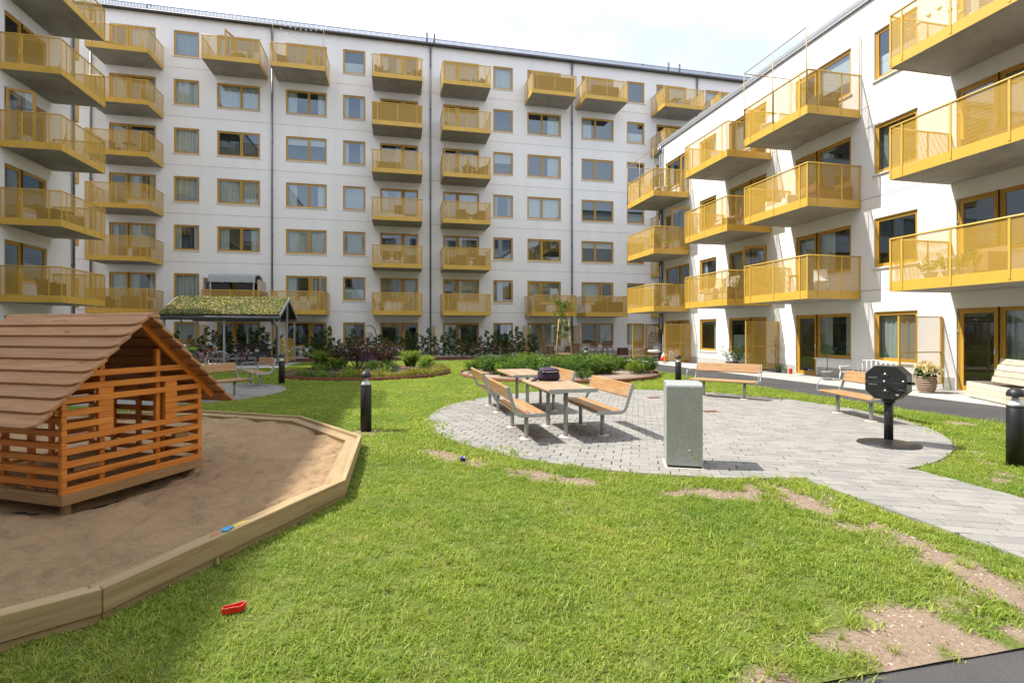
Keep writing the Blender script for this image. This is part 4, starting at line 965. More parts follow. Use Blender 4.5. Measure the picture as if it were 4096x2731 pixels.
def hedge_plant(seed, h=1.6, r=.30, nl=900, m='leaf_hedge', sparse=1., ls=.09):
    rng = np.random.default_rng(seed); o = thing('hedge_plant', '-', 'hedge plant')
    mb = MB(); mb.tube([(0, 0, 0), (.02*rng.normal(), .02*rng.normal(), h*.5), (.03*rng.normal(), .03*rng.normal(), h*.95)], [.012, .009, .003], 5); P = []; D = []
    nb = int(26*sparse)
    for i in range(nb):
        z = h*(.12+.86*i/nb); a = rng.uniform(0, 2*PI); L = r*(1.15-.75*(z/h))*rng.uniform(.6, 1.25); dz = rng.uniform(.05, .35)*L
        e = np.array([L*math.cos(a), L*math.sin(a), z+dz]); s = np.array([0, 0, z]); mb.tube([tuple(s), tuple(e)], [.004, .0015], 4, cap=False)
        k = max(3, int(nl/nb)); tt = rng.uniform(.15, 1.05, k)[:, None]; p = s+(e-s)*tt+rng.normal(0, .025, (k, 3)); P.append(p); d = (e-s)/L+rng.normal(0, .7, (k, 3)); d[:, 2] -= .25; D.append(d)
    mb.build('stem', 'twig', o); P = np.concatenate(P); leafobj('foliage', P, np.concatenate(D), rng.uniform(.6, 1.15, len(P))*ls, m, o, .5, rng); return o
def perennial(seed, h=.55, r=.28, ns=26, m='leaf_mid', nl=13, ls=.085, name='perennial_plant', flower=None):
    rng = np.random.default_rng(seed); o = thing(name, '-', 'plant'); mb = MB(); P = []; D = []; T = []; fp = []
    for i in range(ns):
        a = rng.uniform(0, 2*PI); q = r*math.sqrt(rng.random()); b = np.array([q*.45*math.cos(a), q*.45*math.sin(a), 0]); hh = h*rng.uniform(.6, 1.08)*(1-.35*(q/r)**2)
        e = np.array([q*1.25*math.cos(a), q*1.25*math.sin(a), hh]); mid = (b+e)/2*np.array([.85, .85, 1.05]); mb.tube([tuple(b), tuple(mid), tuple(e)], [.004, .003, .002], 4, cap=False)
        for j in range(nl):
            t_ = rng.uniform(.25, 1.0); p = b+(e-b)*t_+rng.normal(0, .008, 3); d = np.array([math.cos(a+rng.normal(0, 1.3)), math.sin(a+rng.normal(0, 1.3)), rng.uniform(-.15, .75)]); P.append(p); D.append(d); T.append(.15+.6*t_*hh/h+rng.normal(0, .15))
        fp.append(e)
    mb.build('stems', 'stem_green', o); P = np.array(P); leafobj('foliage', P, np.array(D), rng.uniform(.6, 1.2, len(P))*ls, m, o, .42, rng, np.array(T))
    if flower:
        fm, kind, frac = flower; Q = []; E_ = []
        for e in fp:
            if rng.random() > frac: continue
            if kind == 'spike':
                for j in range(22): Q.append(e+np.array([0, 0, .012*j])+rng.normal(0, .006, 3)); E_.append(rng.normal(size=3))
            else:
                for j in range(12): Q.append(e+rng.normal(0, .02, 3)); E_.append(rng.normal(size=3)+[0, 0, .5])
        if Q: leafobj('flowers', Q, E_, .022, fm, o, .7, rng)
    return o
def fern(seed, h=.72, r=.62, nf=62, m='leaf_lime'):
    rng = np.random.default_rng(seed); o = thing('fern_clump', '-', 'fern'); P = []; D = []; T = []; L = []
    for i in range(nf):
        a = rng.uniform(0, 2*PI); rr = r*rng.uniform(.35, 1.1); hh = h*rng.uniform(.7, 1.1)
        for j in range(17):
            t_ = .2+.8*j/16; x = rr*t_**1.3; z = hh*math.sin(min(t_*1.95, 2.2)*.86); c = np.array([x*math.cos(a), x*math.sin(a), z]); tg = np.array([math.cos(a), math.sin(a), .5-t_])
            sd = np.array([-math.sin(a), math.cos(a), 0])
            for s in (-1, 1): P.append(c+rng.normal(0, .012, 3)); D.append(sd*s+tg*.55+rng.normal(0, .12, 3)); T.append(.3+.5*t_+rng.normal(0, .12)); L.append(.16*(1.05-t_)*rng.uniform(.8, 1.2)+.025)
    leafobj('fronds', P, D, np.array(L), m, o, .34, rng, np.array(T)); return o
def mound(seed, r=.26, h=.22, n=330, m='leaf_gold', ls=.06, fl=None):
    rng = np.random.default_rng(seed); o = thing('ground_cover_plant', '-', 'plant'); d = rng.normal(size=(n, 3)); d[:, 2] = np.abs(d[:, 2]); d /= np.linalg.norm(d, axis=1, keepdims=True); k = rng.uniform(.45, 1.05, (n, 1))
    P = d*k*np.array([r, r, h]); leafobj('foliage', P, d+rng.normal(0, .5, (n, 3)), rng.uniform(.6, 1.2, n)*ls, m, o, .6, rng, .25+.5*k[:, 0]*d[:, 2]+rng.normal(0, .2, n))
    if fl:
        n2 = 90; d2 = rng.normal(size=(n2, 3)); d2[:, 2] = np.abs(d2[:, 2])+.6; d2 /= np.linalg.norm(d2, axis=1, keepdims=True); leafobj('flowers', d2*np.array([r, r, h])*rng.uniform(1.05, 1.5, (n2, 1)), rdir(n2, .5, rng), .022, fl, o, .7, rng)
    return o
def red_shrub(seed, h=1.45, r=.75, n=1500, m='leaf_red'):
    rng = np.random.default_rng(seed); o = thing('smoke_bush', '-', 'shrub'); mb = MB(); P = []; D = []
    for i in range(26):
        a = rng.uniform(0, 2*PI); q = r*rng.uniform(.2, 1.1); hh = h*rng.uniform(.55, 1.05)*(1-.3*(q/r)**2); e = np.array([q*math.cos(a), q*math.sin(a), hh]); b = np.array([.06*math.cos(a), .06*math.sin(a), 0]); md = b*.5+e*.5+np.array([0, 0, .12]); mb.tube([tuple(b), tuple(md), tuple(e)], [.012, .007, .002], 5, cap=False)
        k = n//26; t_ = rng.uniform(.35, 1.05, k)[:, None]; p = b*(1-t_)**2+2*md*t_*(1-t_)+e*t_**2+rng.normal(0, .06, (k, 3)); P.append(p); D.append(rdir(k, .2, rng))
    mb.build('stems', 'twig', o); P = np.concatenate(P); leafobj('foliage', P, np.concatenate(D), rng.uniform(.05, .1, len(P)), m, o, .6, rng); return o
def pot(o, r=.14, h=.24, m='terracotta'): MB().lathe([(r*.72, 0), (r, h*.86), (r*1.08, h*.87), (r*1.08, h), (r*.95, h), (r*.9, h*.9), (.001, h*.88)], n=16).build('pot', m, o)
simple('terracotta', (.34, .13, .06), .8); simple('pot_dark', (.03, .03, .033), .5); simple('pot_grey', (.25, .25, .25), .7)
# ---- planting beds
def bed(c, name_label, m='mulch'):
    o = thing('planting_bed', name_label, 'flower bed', (c[0], c[1], 0)); n = 80
    MB().lathe([(c[2]-.02, -.02), (c[2]-.02, .06), (c[2]*.6, .085), (.001, .10)], n=56).build('soil', m, o)
    MB().lathe([(c[2]-.007, -.03), (c[2]-.007, .125), (c[2], .125), (c[2], -.03)], n=n).build('corten_edge', 'corten', o); return o
bed(B1, 'round flower bed with rusty steel edging left of the picnic tables'); bed(B2, 'round green bed with rusty steel edging behind the picnic tables', 'gravel_soil')
def place(proto, first, loc, rz, sc, label, group):
    o = proto if first else ctree(proto); o.location = loc; o.rotation_euler = (0, 0, rz); o.scale = (sc, sc, sc); o['label'] = label; o['group'] = group; return o
def one(o, loc, label, sc=1): o.location = loc; o['label'] = label; o.scale = (sc,)*3; return o
one(fern(1), (.45, 20.2, .08), 'bright sunlit fern clump at the right of the round flower bed')
one(fern(2, .68, .6, 56), (1.05, 20.9, .06), 'smaller sunlit fern clump at the right rear edge of the flower bed', .8)
one(fern(3, .75, .75), (-3.0, 21.9, .06), 'shaded fern clump at the left rear of the round flower bed')
one(fern(4, .6, .5, 46), (-2.35, 20.9, .07), 'smaller shaded fern clump left of the dark red shrub', .85)
one(red_shrub(5), (-1.55, 20.9, .08), 'tall dark red shrub in the middle of the flower bed')
one(red_shrub(6, 1.15, .6, 1100), (-.55, 21.2, .08), 'lower dark red shrub right of the tall one in the flower bed')
one(red_shrub(8, 1.1, .5, 800), (-2.3, 21.6, .08), 'dark red shrub behind the shaded ferns in the flower bed')
for i, (u, v, lab) in enumerate([(-1.25, 20.0, 'purple flower spikes in front of the tall red shrub'), (-.95, 20.05, 'purple flower spikes right of the bed centre'), (.9, 21.8, 'purple flower spikes behind the sunlit fern')]):
    one(perennial(30+i, .55, .14, 14, 'leaf_grey', 6, .06, 'salvia_plant', ('petal_purple', 'spike', .8)), (u, v, .08), lab)
rr = random.Random(4); MG = [mound(40), mound(41, .3, .2), mound(42, .24, .24, fl='petal_white')]; ML = [mound(43, .28, .24, m='leaf_lime'), mound(44, .32, .3, m='leaf_mid')]; used = set()
for i in range(26):
    a = R(196+i*6.4); rad = rr.uniform(2.45, 2.8); u = B1[0]+rad*math.cos(a); v = B1[1]+rad*math.sin(a); lit = u > -1.3
    if u < -2.5 and rr.random() < .3: continue
    L_ = MG if (lit or rr.random() < .35) else ML; p = rr.choice(L_); place(p, id(p) not in used, (u, v, .06), rr.uniform(0, 6), rr.uniform(.75, 1.2), 'yellow-green ground cover plant along the front edge of the flower bed' if L_ is MG else 'low green plant along the shaded edge of the flower bed', 'ground cover in the flower bed'); used.add(id(p))
PV = [perennial(50+i, m='leaf_mid') for i in range(3)]+[perennial(60, .45, .3, 30, 'leaf_lime', 12, .07, flower=('petal_white', 'top', .4))]+[perennial(61, .35, .25, 22, 'leaf_grey', 11, .05)]; used = set()
for i in range(34):
    a = rr.uniform(0, 2*PI); q = 2.6*math.sqrt(rr.random()); u = B1[0]+q*math.cos(a); v = B1[1]+q*math.sin(a)*.95
    if math.hypot(u-.45, v-20.2) < .55 or math.hypot(u+1.55, v-20.9) < .5 or (v < 19.3 and u < -1.6 and rr.random() < .5): continue
    p = rr.choice(PV); place(p, id(p) not in used, (u, v, .07), rr.uniform(0, 6), rr.uniform(.6, .95), 'leafy plant filling the inside of the round flower bed', 'plants inside the flower bed'); used.add(id(p))
PB = [perennial(70+i, .62, .34, 34, 'leaf_lime' if i == 3 else 'leaf_mid', 13, .095) for i in range(4)]+[perennial(76, .3, .3, 26, 'leaf_grey', 12, .05, flower=('petal_red', 'top', .3))]; used = set()
for i in range(150):
    a = rr.uniform(0, 2*PI); q = 3.35*math.sqrt(rr.random()); u = B2[0]+q*math.cos(a); v = B2[1]+q*math.sin(a)
    if v < 16.6 and u > 5.8: continue
    front = v < 16.0 or (u > 8.3 and v < 17.2)
    if i > 110 and not front: continue
    p = PB[4] if front and rr.random() < .65 else rr.choice(PB[:4]); place(p, id(p) not in used, (u, v, .07), rr.uniform(0, 6), rr.uniform(.8, 1.15)*(.75 if front else 1.05), 'low greyish plant at the front rim of the green bed' if p is PB[4] else 'leafy green perennial in the bed behind the picnic tables', 'plants in the green bed'); used.add(id(p))
one(perennial(90, .75, .3, 16, 'leaf_grey', 5, .05, 'flowering_plant', ('petal_red', 'top', .9)), (9.6, 20.6, .0), 'thin plant with small red flowers at the right rear of the green bed')
# ---- young tree with stakes
yt = thing('young_tree', 'young staked tree with a thin crown in the green bed', 'tree', (6.68, 20.35, .08)); rng = np.random.default_rng(12)
MB().tube([(0, 0, 0), (.01, .01, .9), (-.02, 0, 1.8), (-.03, .02, 2.35), (-.12, .02, 2.78)], [.02, .018, .014, .009, .003], 7).build('trunk', 'bark', yt)
mb = MB(); P = []; D = []
for i in range(24):
    z = rng.uniform(1.15, 2.75); a = rng.uniform(0, 2*PI); L_ = .18+.34*rng.random()*(1.2-abs(z-2.1)*.6)
    if z < 1.75 and i % 3: L_ *= .7
    s = np.array([-.02, 0, z]); e = s+np.array([L_*math.cos(a), L_*math.sin(a), L_*.35]); mb.tube([tuple(s), tuple(e)], [.006, .002], 4, cap=False); k = 19; t_ = rng.uniform(.35, 1.1, k)[:, None]; P.append(s+(e-s)*t_+rng.normal(0, .045, (k, 3))); d = rng.normal(0, .7, (k, 3)); d[:, 2] -= .7; D.append(d)
mb.build('branches', 'bark', yt); P = np.concatenate(P); leafobj('crown', P, np.concatenate(D), rng.uniform(.06, .12, len(P)), 'leaf_mid', yt, .62, rng)
Q = np.concatenate([np.array(c)+rng.normal(0, .045, (26, 3)) for c in ((-.13, 0, 2.72), (-.36, .05, 1.98), (.1, .05, 2.55), (-.1, -.05, 2.28), (.3, 0, 1.9))]); leafobj('dry_leaves', Q, rdir(len(Q), -.5, rng), .06, 'leaf_brown', yt, .5, rng)
sk = thing('tree_stakes', 'three pale wooden stakes with crossbars around the young tree', 'stakes', (6.68, 20.35, .05))
pts = [((-.34, .1), (-.19, .06)), ((.30, -.28), (.17, -.1)), ((.1, .36), (.06, .2))]
for a, b in pts: MB().tube([(a[0], a[1], 0), (b[0], b[1], 2.05)], .03, 8).build('stake', 'stake_wood', sk)
for z in (.62, 1.28):
    f = z/2.05
    for i in range(3):
        a = Vector(pts[i][0]).lerp(Vector(pts[i][1]), f); b = Vector(pts[(i+1) % 3][0]).lerp(Vector(pts[(i+1) % 3][1]), f); MB().beam((a.x, a.y, z), (b.x, b.y, z), .025, .07).build('crossbar', 'stake_wood', sk)
# ---- hedge
HP = [hedge_plant(100+i, rnd_h, .31) for i, rnd_h in enumerate((1.7, 1.5, 1.35, 1.6, 1.8))]; HS = [hedge_plant(110, 1.5, .22, 60, sparse=.6), hedge_plant(111, 1.2, .2, 40, sparse=.6)]; used = set(); u = -12.4
while u < 13.2:
    thin = u > 8.2; p = rr.choice(HS if thin else HP)
    if not (1.6 < u < 2.1 and False): place(p, id(p) not in used, (u+rr.uniform(-.1, .1), 30.38+rr.uniform(-.12, .12), .02), rr.uniform(0, 6), rr.uniform(.82, 1.1), 'thin almost bare hedge sapling before the right terrace of the far facade' if thin else 'leafy upright hedge plant in the row before the far facade', 'hedge row before the far facade'); used.add(id(p))
    u += rr.uniform(.30, .46)
edg = thing('steel_edging', 'long rusty steel edging strip in front of the far hedge', 'edging', (0, 30, 0)); MB().box(-14, 13.4, -.004, .004, -.03, .13).build('strip', 'corten', edg)
# ---- crumbs and dead straw on the bare patches
def crumbs(n, u0, u1, v0, v1, thr, zf, name, size, mask=None):
    u = RNG.uniform(u0, u1, n); v = RNG.uniform(v0, v1, n); k = mask(u, v); u, v = u[k], v[k]; m = len(u); s = size*RNG.uniform(.4, 1.3, m)**2; z = zf(u, v); V = []
    ro = RNG.uniform(0, 6.28, m); el = np.where(RNG.random(m) < .35, 3.5, 1.)
    for i in range(3): a = ro+i*2.1; V.append(np.stack([u+s*np.cos(a)*(el if i == 0 else 1), v+s*np.sin(a)*(el if i == 0 else 1), z-.002], -1))
    V.append(np.stack([u, v, z+s*.8], -1)); V = np.stack(V, 1).reshape(-1, 3); b = np.arange(m)[:, None]*4; F = np.concatenate([b+[[0, 1, 3]], b+[[1, 2, 3]], b+[[2, 0, 3]]], 1).reshape(-1, 3); me = npmesh(name, V, F); fattr(me, 'rnd', np.repeat(RNG.random(m), 4)); return me
t = NT('crumb'); at = t.n('ShaderNodeAttribute', attribute_name='rnd'); t.fin(t.bsdf(t.ramp(at.outputs['Fac'], [(0, (.10, .065, .04)), (.4, (.24, .16, .105)), (.75, (.38, .28, .20)), (1, (.55, .47, .38))]), .9))
tag(obj('soil_crumbs', crumbs(90000, -1, 9.5, 1.98, 8.5, 0, lambda u, v: u*0, 'soil_crumbs', .0045, lambda u, v: (bare_mask(u, v) > .4)), 'crumb'), 'loose crumbs of dry soil on the bare lawn patches', 'soil', kind='stuff')
# ---- grass
t = NT('grass'); at = t.n('ShaderNodeAttribute', attribute_name='rnd'); oi = t.n('ShaderNodeObjectInfo')
col = t.ramp(at.outputs['Fac'], [(0, (.155, .235, .024)), (.45, (.265, .355, .042)), (.72, (.37, .43, .075)), (.9, (.50, .47, .16)), (1, (.60, .51, .28))])
g = t.n('ShaderNodeNewGeometry'); v = t.coord('Object'); tcn = t.n('ShaderNodeVectorMath', operation='MULTIPLY'); tcn.inputs[1].default_value = (1, 1, 0); t.l(g.outputs['Position'], tcn.inputs[0])
f = t.noise(tcn.outputs[0], .9, 4, .6); f2 = t.noise(tcn.outputs[0], 3.3, 3, .6); col = t.mix(t.ramp(f2, [(.48, 0), (.75, .6)]), col, (.36, .34, .09))
col = t.mix(1., col, t.ramp(f, [(.3, (.72, .84, .7)), (.7, (1.22, 1.12, 1.1))]), 'MULTIPLY')
b = t.bsdf(col, .5, 0, .35); tl = t.n('ShaderNodeBsdfTranslucent'); t.l(t.mix(1., col, (1.15, 1.25, .7), 'MULTIPLY'), tl.inputs[0]); ms = t.n('ShaderNodeMixShader'); ms.inputs[0].default_value = .42; t.l(b.outputs[0], ms.inputs[1]); t.l(tl.outputs[0], ms.inputs[2]); t.fin(ms)
def tuft(seed, n, rad, h, wd):
    rng = np.random.default_rng(seed); a = rng.uniform(0, 2*PI, n); q = rad*np.sqrt(rng.random(n)); B = np.stack([q*np.cos(a), q*np.sin(a), np.full(n, -.008)], -1)
    la = rng.uniform(0, 2*PI, n); ln = rng.uniform(.3, 1.7, n)[:, None]; hh = (h*rng.uniform(.55, 1.15, n))[:, None]; lean = np.stack([np.cos(la), np.sin(la), np.zeros(n)], -1)*ln*hh; sd = np.stack([-np.sin(la+rng.normal(0, .8, n)), np.cos(la), np.zeros(n)], -1)*wd*.5
    up = np.array([[0, 0, 1.]]); mid = B+lean*.35+up*hh*.6; tip = B+lean+up*hh*.85; V = np.stack([B-sd, B+sd, mid+sd*.8, mid-sd*.8, tip], 1).reshape(-1, 3)
    b = np.arange(n)[:, None]*5; F = np.concatenate([b+[[0, 1, 2]], b+[[0, 2, 3]], b+[[3, 2, 4]]], 1).reshape(-1, 3); me = npmesh('grass_tuft', V, F); fattr(me, 'rnd', np.repeat(np.clip(rng.beta(1.6, 2.2, n), 0, 1), 5)); me.materials.append(M['grass']); return me
gc = bpy.data.collections.new('grass_tufts')
for i in range(5): gc.objects.link(bpy.data.objects.new(f'grass_tuft_{i}', tuft(200+i, 40, .055, .030, .0044)))
for i in range(3): gc.objects.link(bpy.data.objects.new(f'grass_tuft_{5+i}', tuft(210+i, 52, .13, .032, .008)))
for i in range(2): gc.objects.link(bpy.data.objects.new(f'grass_tuft_{8+i}', tuft(220+i, 26, .03, .095, .005)))
def allowed(u, v):
    ok = (u > -14.3) & (u < 10.0) & (v > 1.98) & (v < 28.35)
    ok &= np.hypot(u-CC[0], v-CC[1]) > CR+.035; ok &= ~((u > 4.17) & (u < 5.73) & (v < CC[1]-2)); ok &= np.hypot(u-SC[0], v-SC[1]) > SR+.03
    ok &= ~inside_sand(u, v, SBR+.02); ok &= np.hypot(u-B1[0], v-B1[1]) > B1[2]+.02; ok &= np.hypot(u-B2[0], v-B2[1]) > B2[2]+.02; ok &= ~((v > 24.05) & (u < -4.85))
    return ok
def scatter(n, v0, v1, lo, hi, base, sc0, sc1):
    u = RNG.uniform(-14, 10.05, n); v = RNG.uniform(v0, v1, n); X = .9766*u-.2153*v; Y = .2153*u+.9766*v; ok = (np.abs(X) < Y*1.03+.25)&(Y > 1.9)&allowed(u, v); br = bare_mask(u, v); ok &= RNG.random(n) > br*1.02
    u, v, br = u[ok], v[ok], br[ok]; sc = RNG.uniform(sc0, sc1, len(u))*(.75+.55*fbm(u*1.3, v*1.3, 80, 3)); dC = np.abs(np.hypot(u-CC[0], v-CC[1])-CR); dS = ap_dist(u, v); sc *= 1+.25*np.exp(-dC/.10)+.35*np.exp(-np.maximum(dS, 0)/.08)+.5*(br > .05); return u, v, sc, RNG.integers(lo, hi, len(u))
def ap_dist(u, v):
    d = np.full(np.shape(u), -9.)
    for k in range(12): a = R(30*k); d = np.maximum(d, (u-SB[0])*np.cos(a)+(v-SB[1])*np.sin(a)-ap)
    return d
parts = [scatter(52000, 1.98, 6.2, 0, 5, 0, .65, 1.25), scatter(52000, 6.2, 12, 0, 8, 0, .8, 1.4), scatter(36000, 12, 28.3, 5, 8, 0, .9, 1.5)]
nb_ = 420; uu = RNG.uniform(0, 9, nb_*6); vv = RNG.uniform(2.0, 7, nb_*6); bm_ = bare_mask(uu, vv); k_ = (bm_ > .3) & allowed(uu, vv) & (RNG.random(nb_*6) < .3) & (fbm(uu*3, vv*3, 91, 2) > .52); parts.append((uu[k_], vv[k_], RNG.uniform(.5, 1.15, k_.sum()), RNG.integers(8, 10, k_.sum())))
n3 = 900; uu = RNG.uniform(-4, 8, n3); vv = RNG.uniform(2.1, 7, n3); k_ = allowed(uu, vv) & (fbm(uu*.9, vv*.9, 95, 2) > .58) & (bare_mask(uu, vv) < .3); parts.append((uu[k_], vv[k_], RNG.uniform(.35, .75, k_.sum()), RNG.integers(8, 10, k_.sum())))
GU, GV, GS, GI = (np.concatenate([p[i] for p in parts]) for i in range(4)); n = len(GU)
me = bpy.data.meshes.new('grass'); me.vertices.add(n); me.vertices.foreach_set('co', np.stack([GU, GV, np.zeros(n)], -1).astype(np.float32).ravel())
fattr(me, 'scl', np.stack([GS*RNG.uniform(.85, 1.2, n), GS*RNG.uniform(.85, 1.2, n), GS], -1), 'FLOAT_VECTOR'); fattr(me, 'rot', np.stack([RNG.normal(0, .12, n), RNG.normal(0, .12, n), RNG.uniform(0, 6.28, n)], -1), 'FLOAT_VECTOR'); fattr(me, 'pick', GI, 'INT')
gro = tag(obj('grass', me), 'short mown green lawn grass with bare sandy patches along the paving', 'grass', kind='stuff')
ng = bpy.data.node_groups.new('grass_scatter', 'GeometryNodeTree'); ng.interface.new_socket(name='Geometry', in_out='INPUT', socket_type='NodeSocketGeometry'); ng.interface.new_socket(name='Geometry', in_out='OUTPUT', socket_type='NodeSocketGeometry')
gi = ng.nodes.new('NodeGroupInput'); go = ng.nodes.new('NodeGroupOutput'); ip = ng.nodes.new('GeometryNodeInstanceOnPoints'); ci = ng.nodes.new('GeometryNodeCollectionInfo'); ci.inputs['Collection'].default_value = gc; ci.inputs['Separate Children'].default_value = True; ci.inputs['Reset Children'].default_value = True; ip.inputs['Pick Instance'].default_value = True
def na(nm, ty): x = ng.nodes.new('GeometryNodeInputNamedAttribute'); x.data_type = ty; x.inputs['Name'].default_value = nm; return x.outputs['Attribute']
for a, b in ((gi.outputs[0], ip.inputs['Points']), (ci.outputs[0], ip.inputs['Instance']), (na('scl', 'FLOAT_VECTOR'), ip.inputs['Scale']), (na('rot', 'FLOAT_VECTOR'), ip.inputs['Rotation']), (na('pick', 'INT'), ip.inputs['Instance Index']), (ip.outputs[0], go.inputs[0])): ng.links.new(a, b)
gro.modifiers.new('scatter', 'NODES').node_group = ng
# ================================================================ small things
plastic('red_plastic', (.62, .018, .012)); plastic('blue_plastic', (.03, .025, .42)); plastic('lightblue_plastic', (.05, .33, .62)); plastic('yellow_plastic', (.75, .62, .02)); plastic('white_plastic', (.78, .78, .76)); plastic('orange_plastic', (.75, .16, .01))
simple('bag_fabric', (.028, .014, .036), .85, var=.3, scale=20, bump=.5, bscale=120); simple('fabric_brown', (.10, .06, .03), .9, var=.1); simple('cushion_dark', (.05, .045, .04), .9); simple('cushion_white', (.68, .66, .61), .9); simple('cushion_grey', (.30, .30, .29), .9)
simple('rattan', (.20, .115, .06), .75, bump=.8, bscale=70); simple('rattan_white', (.55, .47, .38), .75, bump=.8, bscale=70); simple('tent_grey', (.33, .37, .36), .85, var=.06); simple('net_dark', (.035, .035, .04), .8); simple('black_rattan', (.02, .017, .016), .6)
# ---- toys
ft = thing('foot_sand_mould', 'red foot-shaped sand mould lying on the grass', 'toy', (-.90, 3.13, .012), R(195)); ft.scale = (.86,)*3
out = [(.062, 0), (.058, .018), (.042, .026), (.015, .022), (-.015, .026), (-.032, .034), (-.044, .033), (-.046, .026), (-.056, .026), (-.057, .016), (-.064, .014), (-.064, .004), (-.070, .001), (-.069, -.009), (-.076, -.014), (-.080, -.026), (-.070, -.035), (-.05, -.032), (-.035, -.026), (.0, -.021), (.035, -.022), (.056, -.016)]
mb = MB(); k = len(out); n = len(mb.v); inn = [(x*.93, y*.90) for x, y in out]
mb.v += [(x, y, 0) for x, y in out]+[(x, y, .036) for x, y in out]+[(x, y, .036) for x, y in inn]+[(x, y, .008) for x, y in inn]
for r_ in range(3):
    for i in range(k): j = (i+1) % k; mb.f.append((n+r_*k+i, n+r_*k+j, n+(r_+1)*k+j, n+(r_+1)*k+i))
mb.f.append(tuple(n+3*k+i for i in range(k))); mb.build('shell', 'red_plastic', ft); plastic('pink_rim', (.85, .32, .25))
MB().tube([(x*.965, y*.95, .0365) for x, y in out], .0016, 4, closed=True).build('rim', 'pink_rim', ft)
cp = MB().lathe([(.024, 0), (.030, .002), (.033, .066), (.036, .068), (.036, .072), (.030, .071), (.027, .006), (.001, .005)], n=20).build('toy_cup', 'blue_plastic', loc=(.75, 6.13, .0)); tag(cp, 'small blue plastic cup standing on the bare soil', 'cup')
def on_edge(s, z=.142, off=.09):   # along the sandbox side facing the lawn
    a = R(-30); c = Vector((math.cos(a), math.sin(a))); t_ = Vector((-math.sin(a), math.cos(a))); p = Vector(SB)+c*(ap-off)+t_*s; return (p.x, p.y, z), a+PI/2
(p, a) = on_edge(-.18); sp = thing('toy_spade', 'red and yellow toy spade on the sandbox ledge', 'toy', p, a)
MB().tube([(-.10, 0, .012), (.03, .0, .012)], .011, 8).build('handle', 'red_plastic', sp); MB().tube([(-.125, 0, .012), (-.10, 0, .012)], .014, 8).build('grip', 'red_plastic', sp); MB().tube([(.03, 0, .012), (.06, 0, .013)], .012, 8).build('socket', 'yellow_plastic', sp)
mb = MB(); mb.poly([(.05, -.02, .012), (.09, -.036, .016), (.16, -.034, .018), (.205, 0, .020), (.16, .034, .018), (.09, .036, .016), (.05, .02, .012)]); mb.build('blade', 'yellow_plastic', sp)
(p, a) = on_edge(-.24, off=.04, z=.184); hm = thing('hand_sand_mould', 'light blue sand mould lying on the sandbox edge below the toy spade', 'toy', p, a+.3); hm.scale = (.75,)*3; mb = MB().lathe([(.034, 0), (.038, .012), (.03, .013), (.001, .006)], n=16)
for i in range(4): mb.tube([(.03, -.022+i*.015, .007), (.075, -.028+i*.019, .007)], .008, 6)
mb.build('shell', 'lightblue_plastic', hm)
# ---- shoulder bag on the near table
bg_ = thing('shoulder_bag', 'dark purple shoulder bag lying on the near picnic table', 'bag', (2.45, 8.28, .757), R(12))
def blob(pts, sub=2):
    mb = MB(); n = len(pts[0][1])
    for z, ring in pts: mb.v += [(x, y, z) for x, y in ring]
    for i in range(len(pts)-1):
        for k in range(n): mb.sm.add(len(mb.f)); mb.f.append((i*n+k, i*n+(k+1) % n, (i+1)*n+(k+1) % n, (i+1)*n+k))
    mb.f.append(tuple(reversed(range(n)))); mb.f.append(tuple((len(pts)-1)*n+k for k in range(n))); return mb
def rring(w, d, ox=0, oy=0, p=3.2, n=24, wob=0, sd=0):
    rr_ = random.Random(sd); o_ = []
    for k in range(n):
        a = 2*PI*k/n; c, s = math.cos(a), math.sin(a); q = (abs(c)**p+abs(s)**p)**(-1/p); q *= 1+rr_.uniform(-wob, wob); o_.append((ox+w*q*c, oy+d*q*s))
    return o_
blob([(0, rring(.15, .09)), (.012, rring(.175, .115, wob=.01, sd=1)), (.06, rring(.185, .125, .005, wob=.02, sd=2)), (.12, rring(.178, .115, 0, .005, wob=.025, sd=3)), (.165, rring(.165, .085, -.005, .01, wob=.02, sd=4)), (.195, rring(.13, .05, -.02, .02, wob=.02, sd=5)), (.205, rring(.09, .02, -.03, .02))]).build('body', 'bag_fabric', bg_)
simple('bag_flap', (.045, .025, .06), .8, bump=.4, bscale=120)
blob([(.15, rring(.172, .06, -.005, -.065, wob=.01, sd=6)), (.175, rring(.172, .08, -.005, -.045)), (.198, rring(.15, .075, -.015, -.01)), (.216, rring(.10, .03, -.03, .015))]).build('flap', 'bag_flap', bg_)
MB().tube([(-.17, -.10, .15), (-.08, -.128, .148), (.06, -.13, .15), (.16, -.10, .158)], .004, 5).build('zip', 'cone_white', bg_)
MB().tube([(-.16, 0, .08), (-.22, -.05, .03), (-.30, -.09, .012), (-.36, -.08, .012), (-.30, -.05, .02), (-.2, .0, .05)], .012, 5).build('strap', 'bag_fabric', bg_)
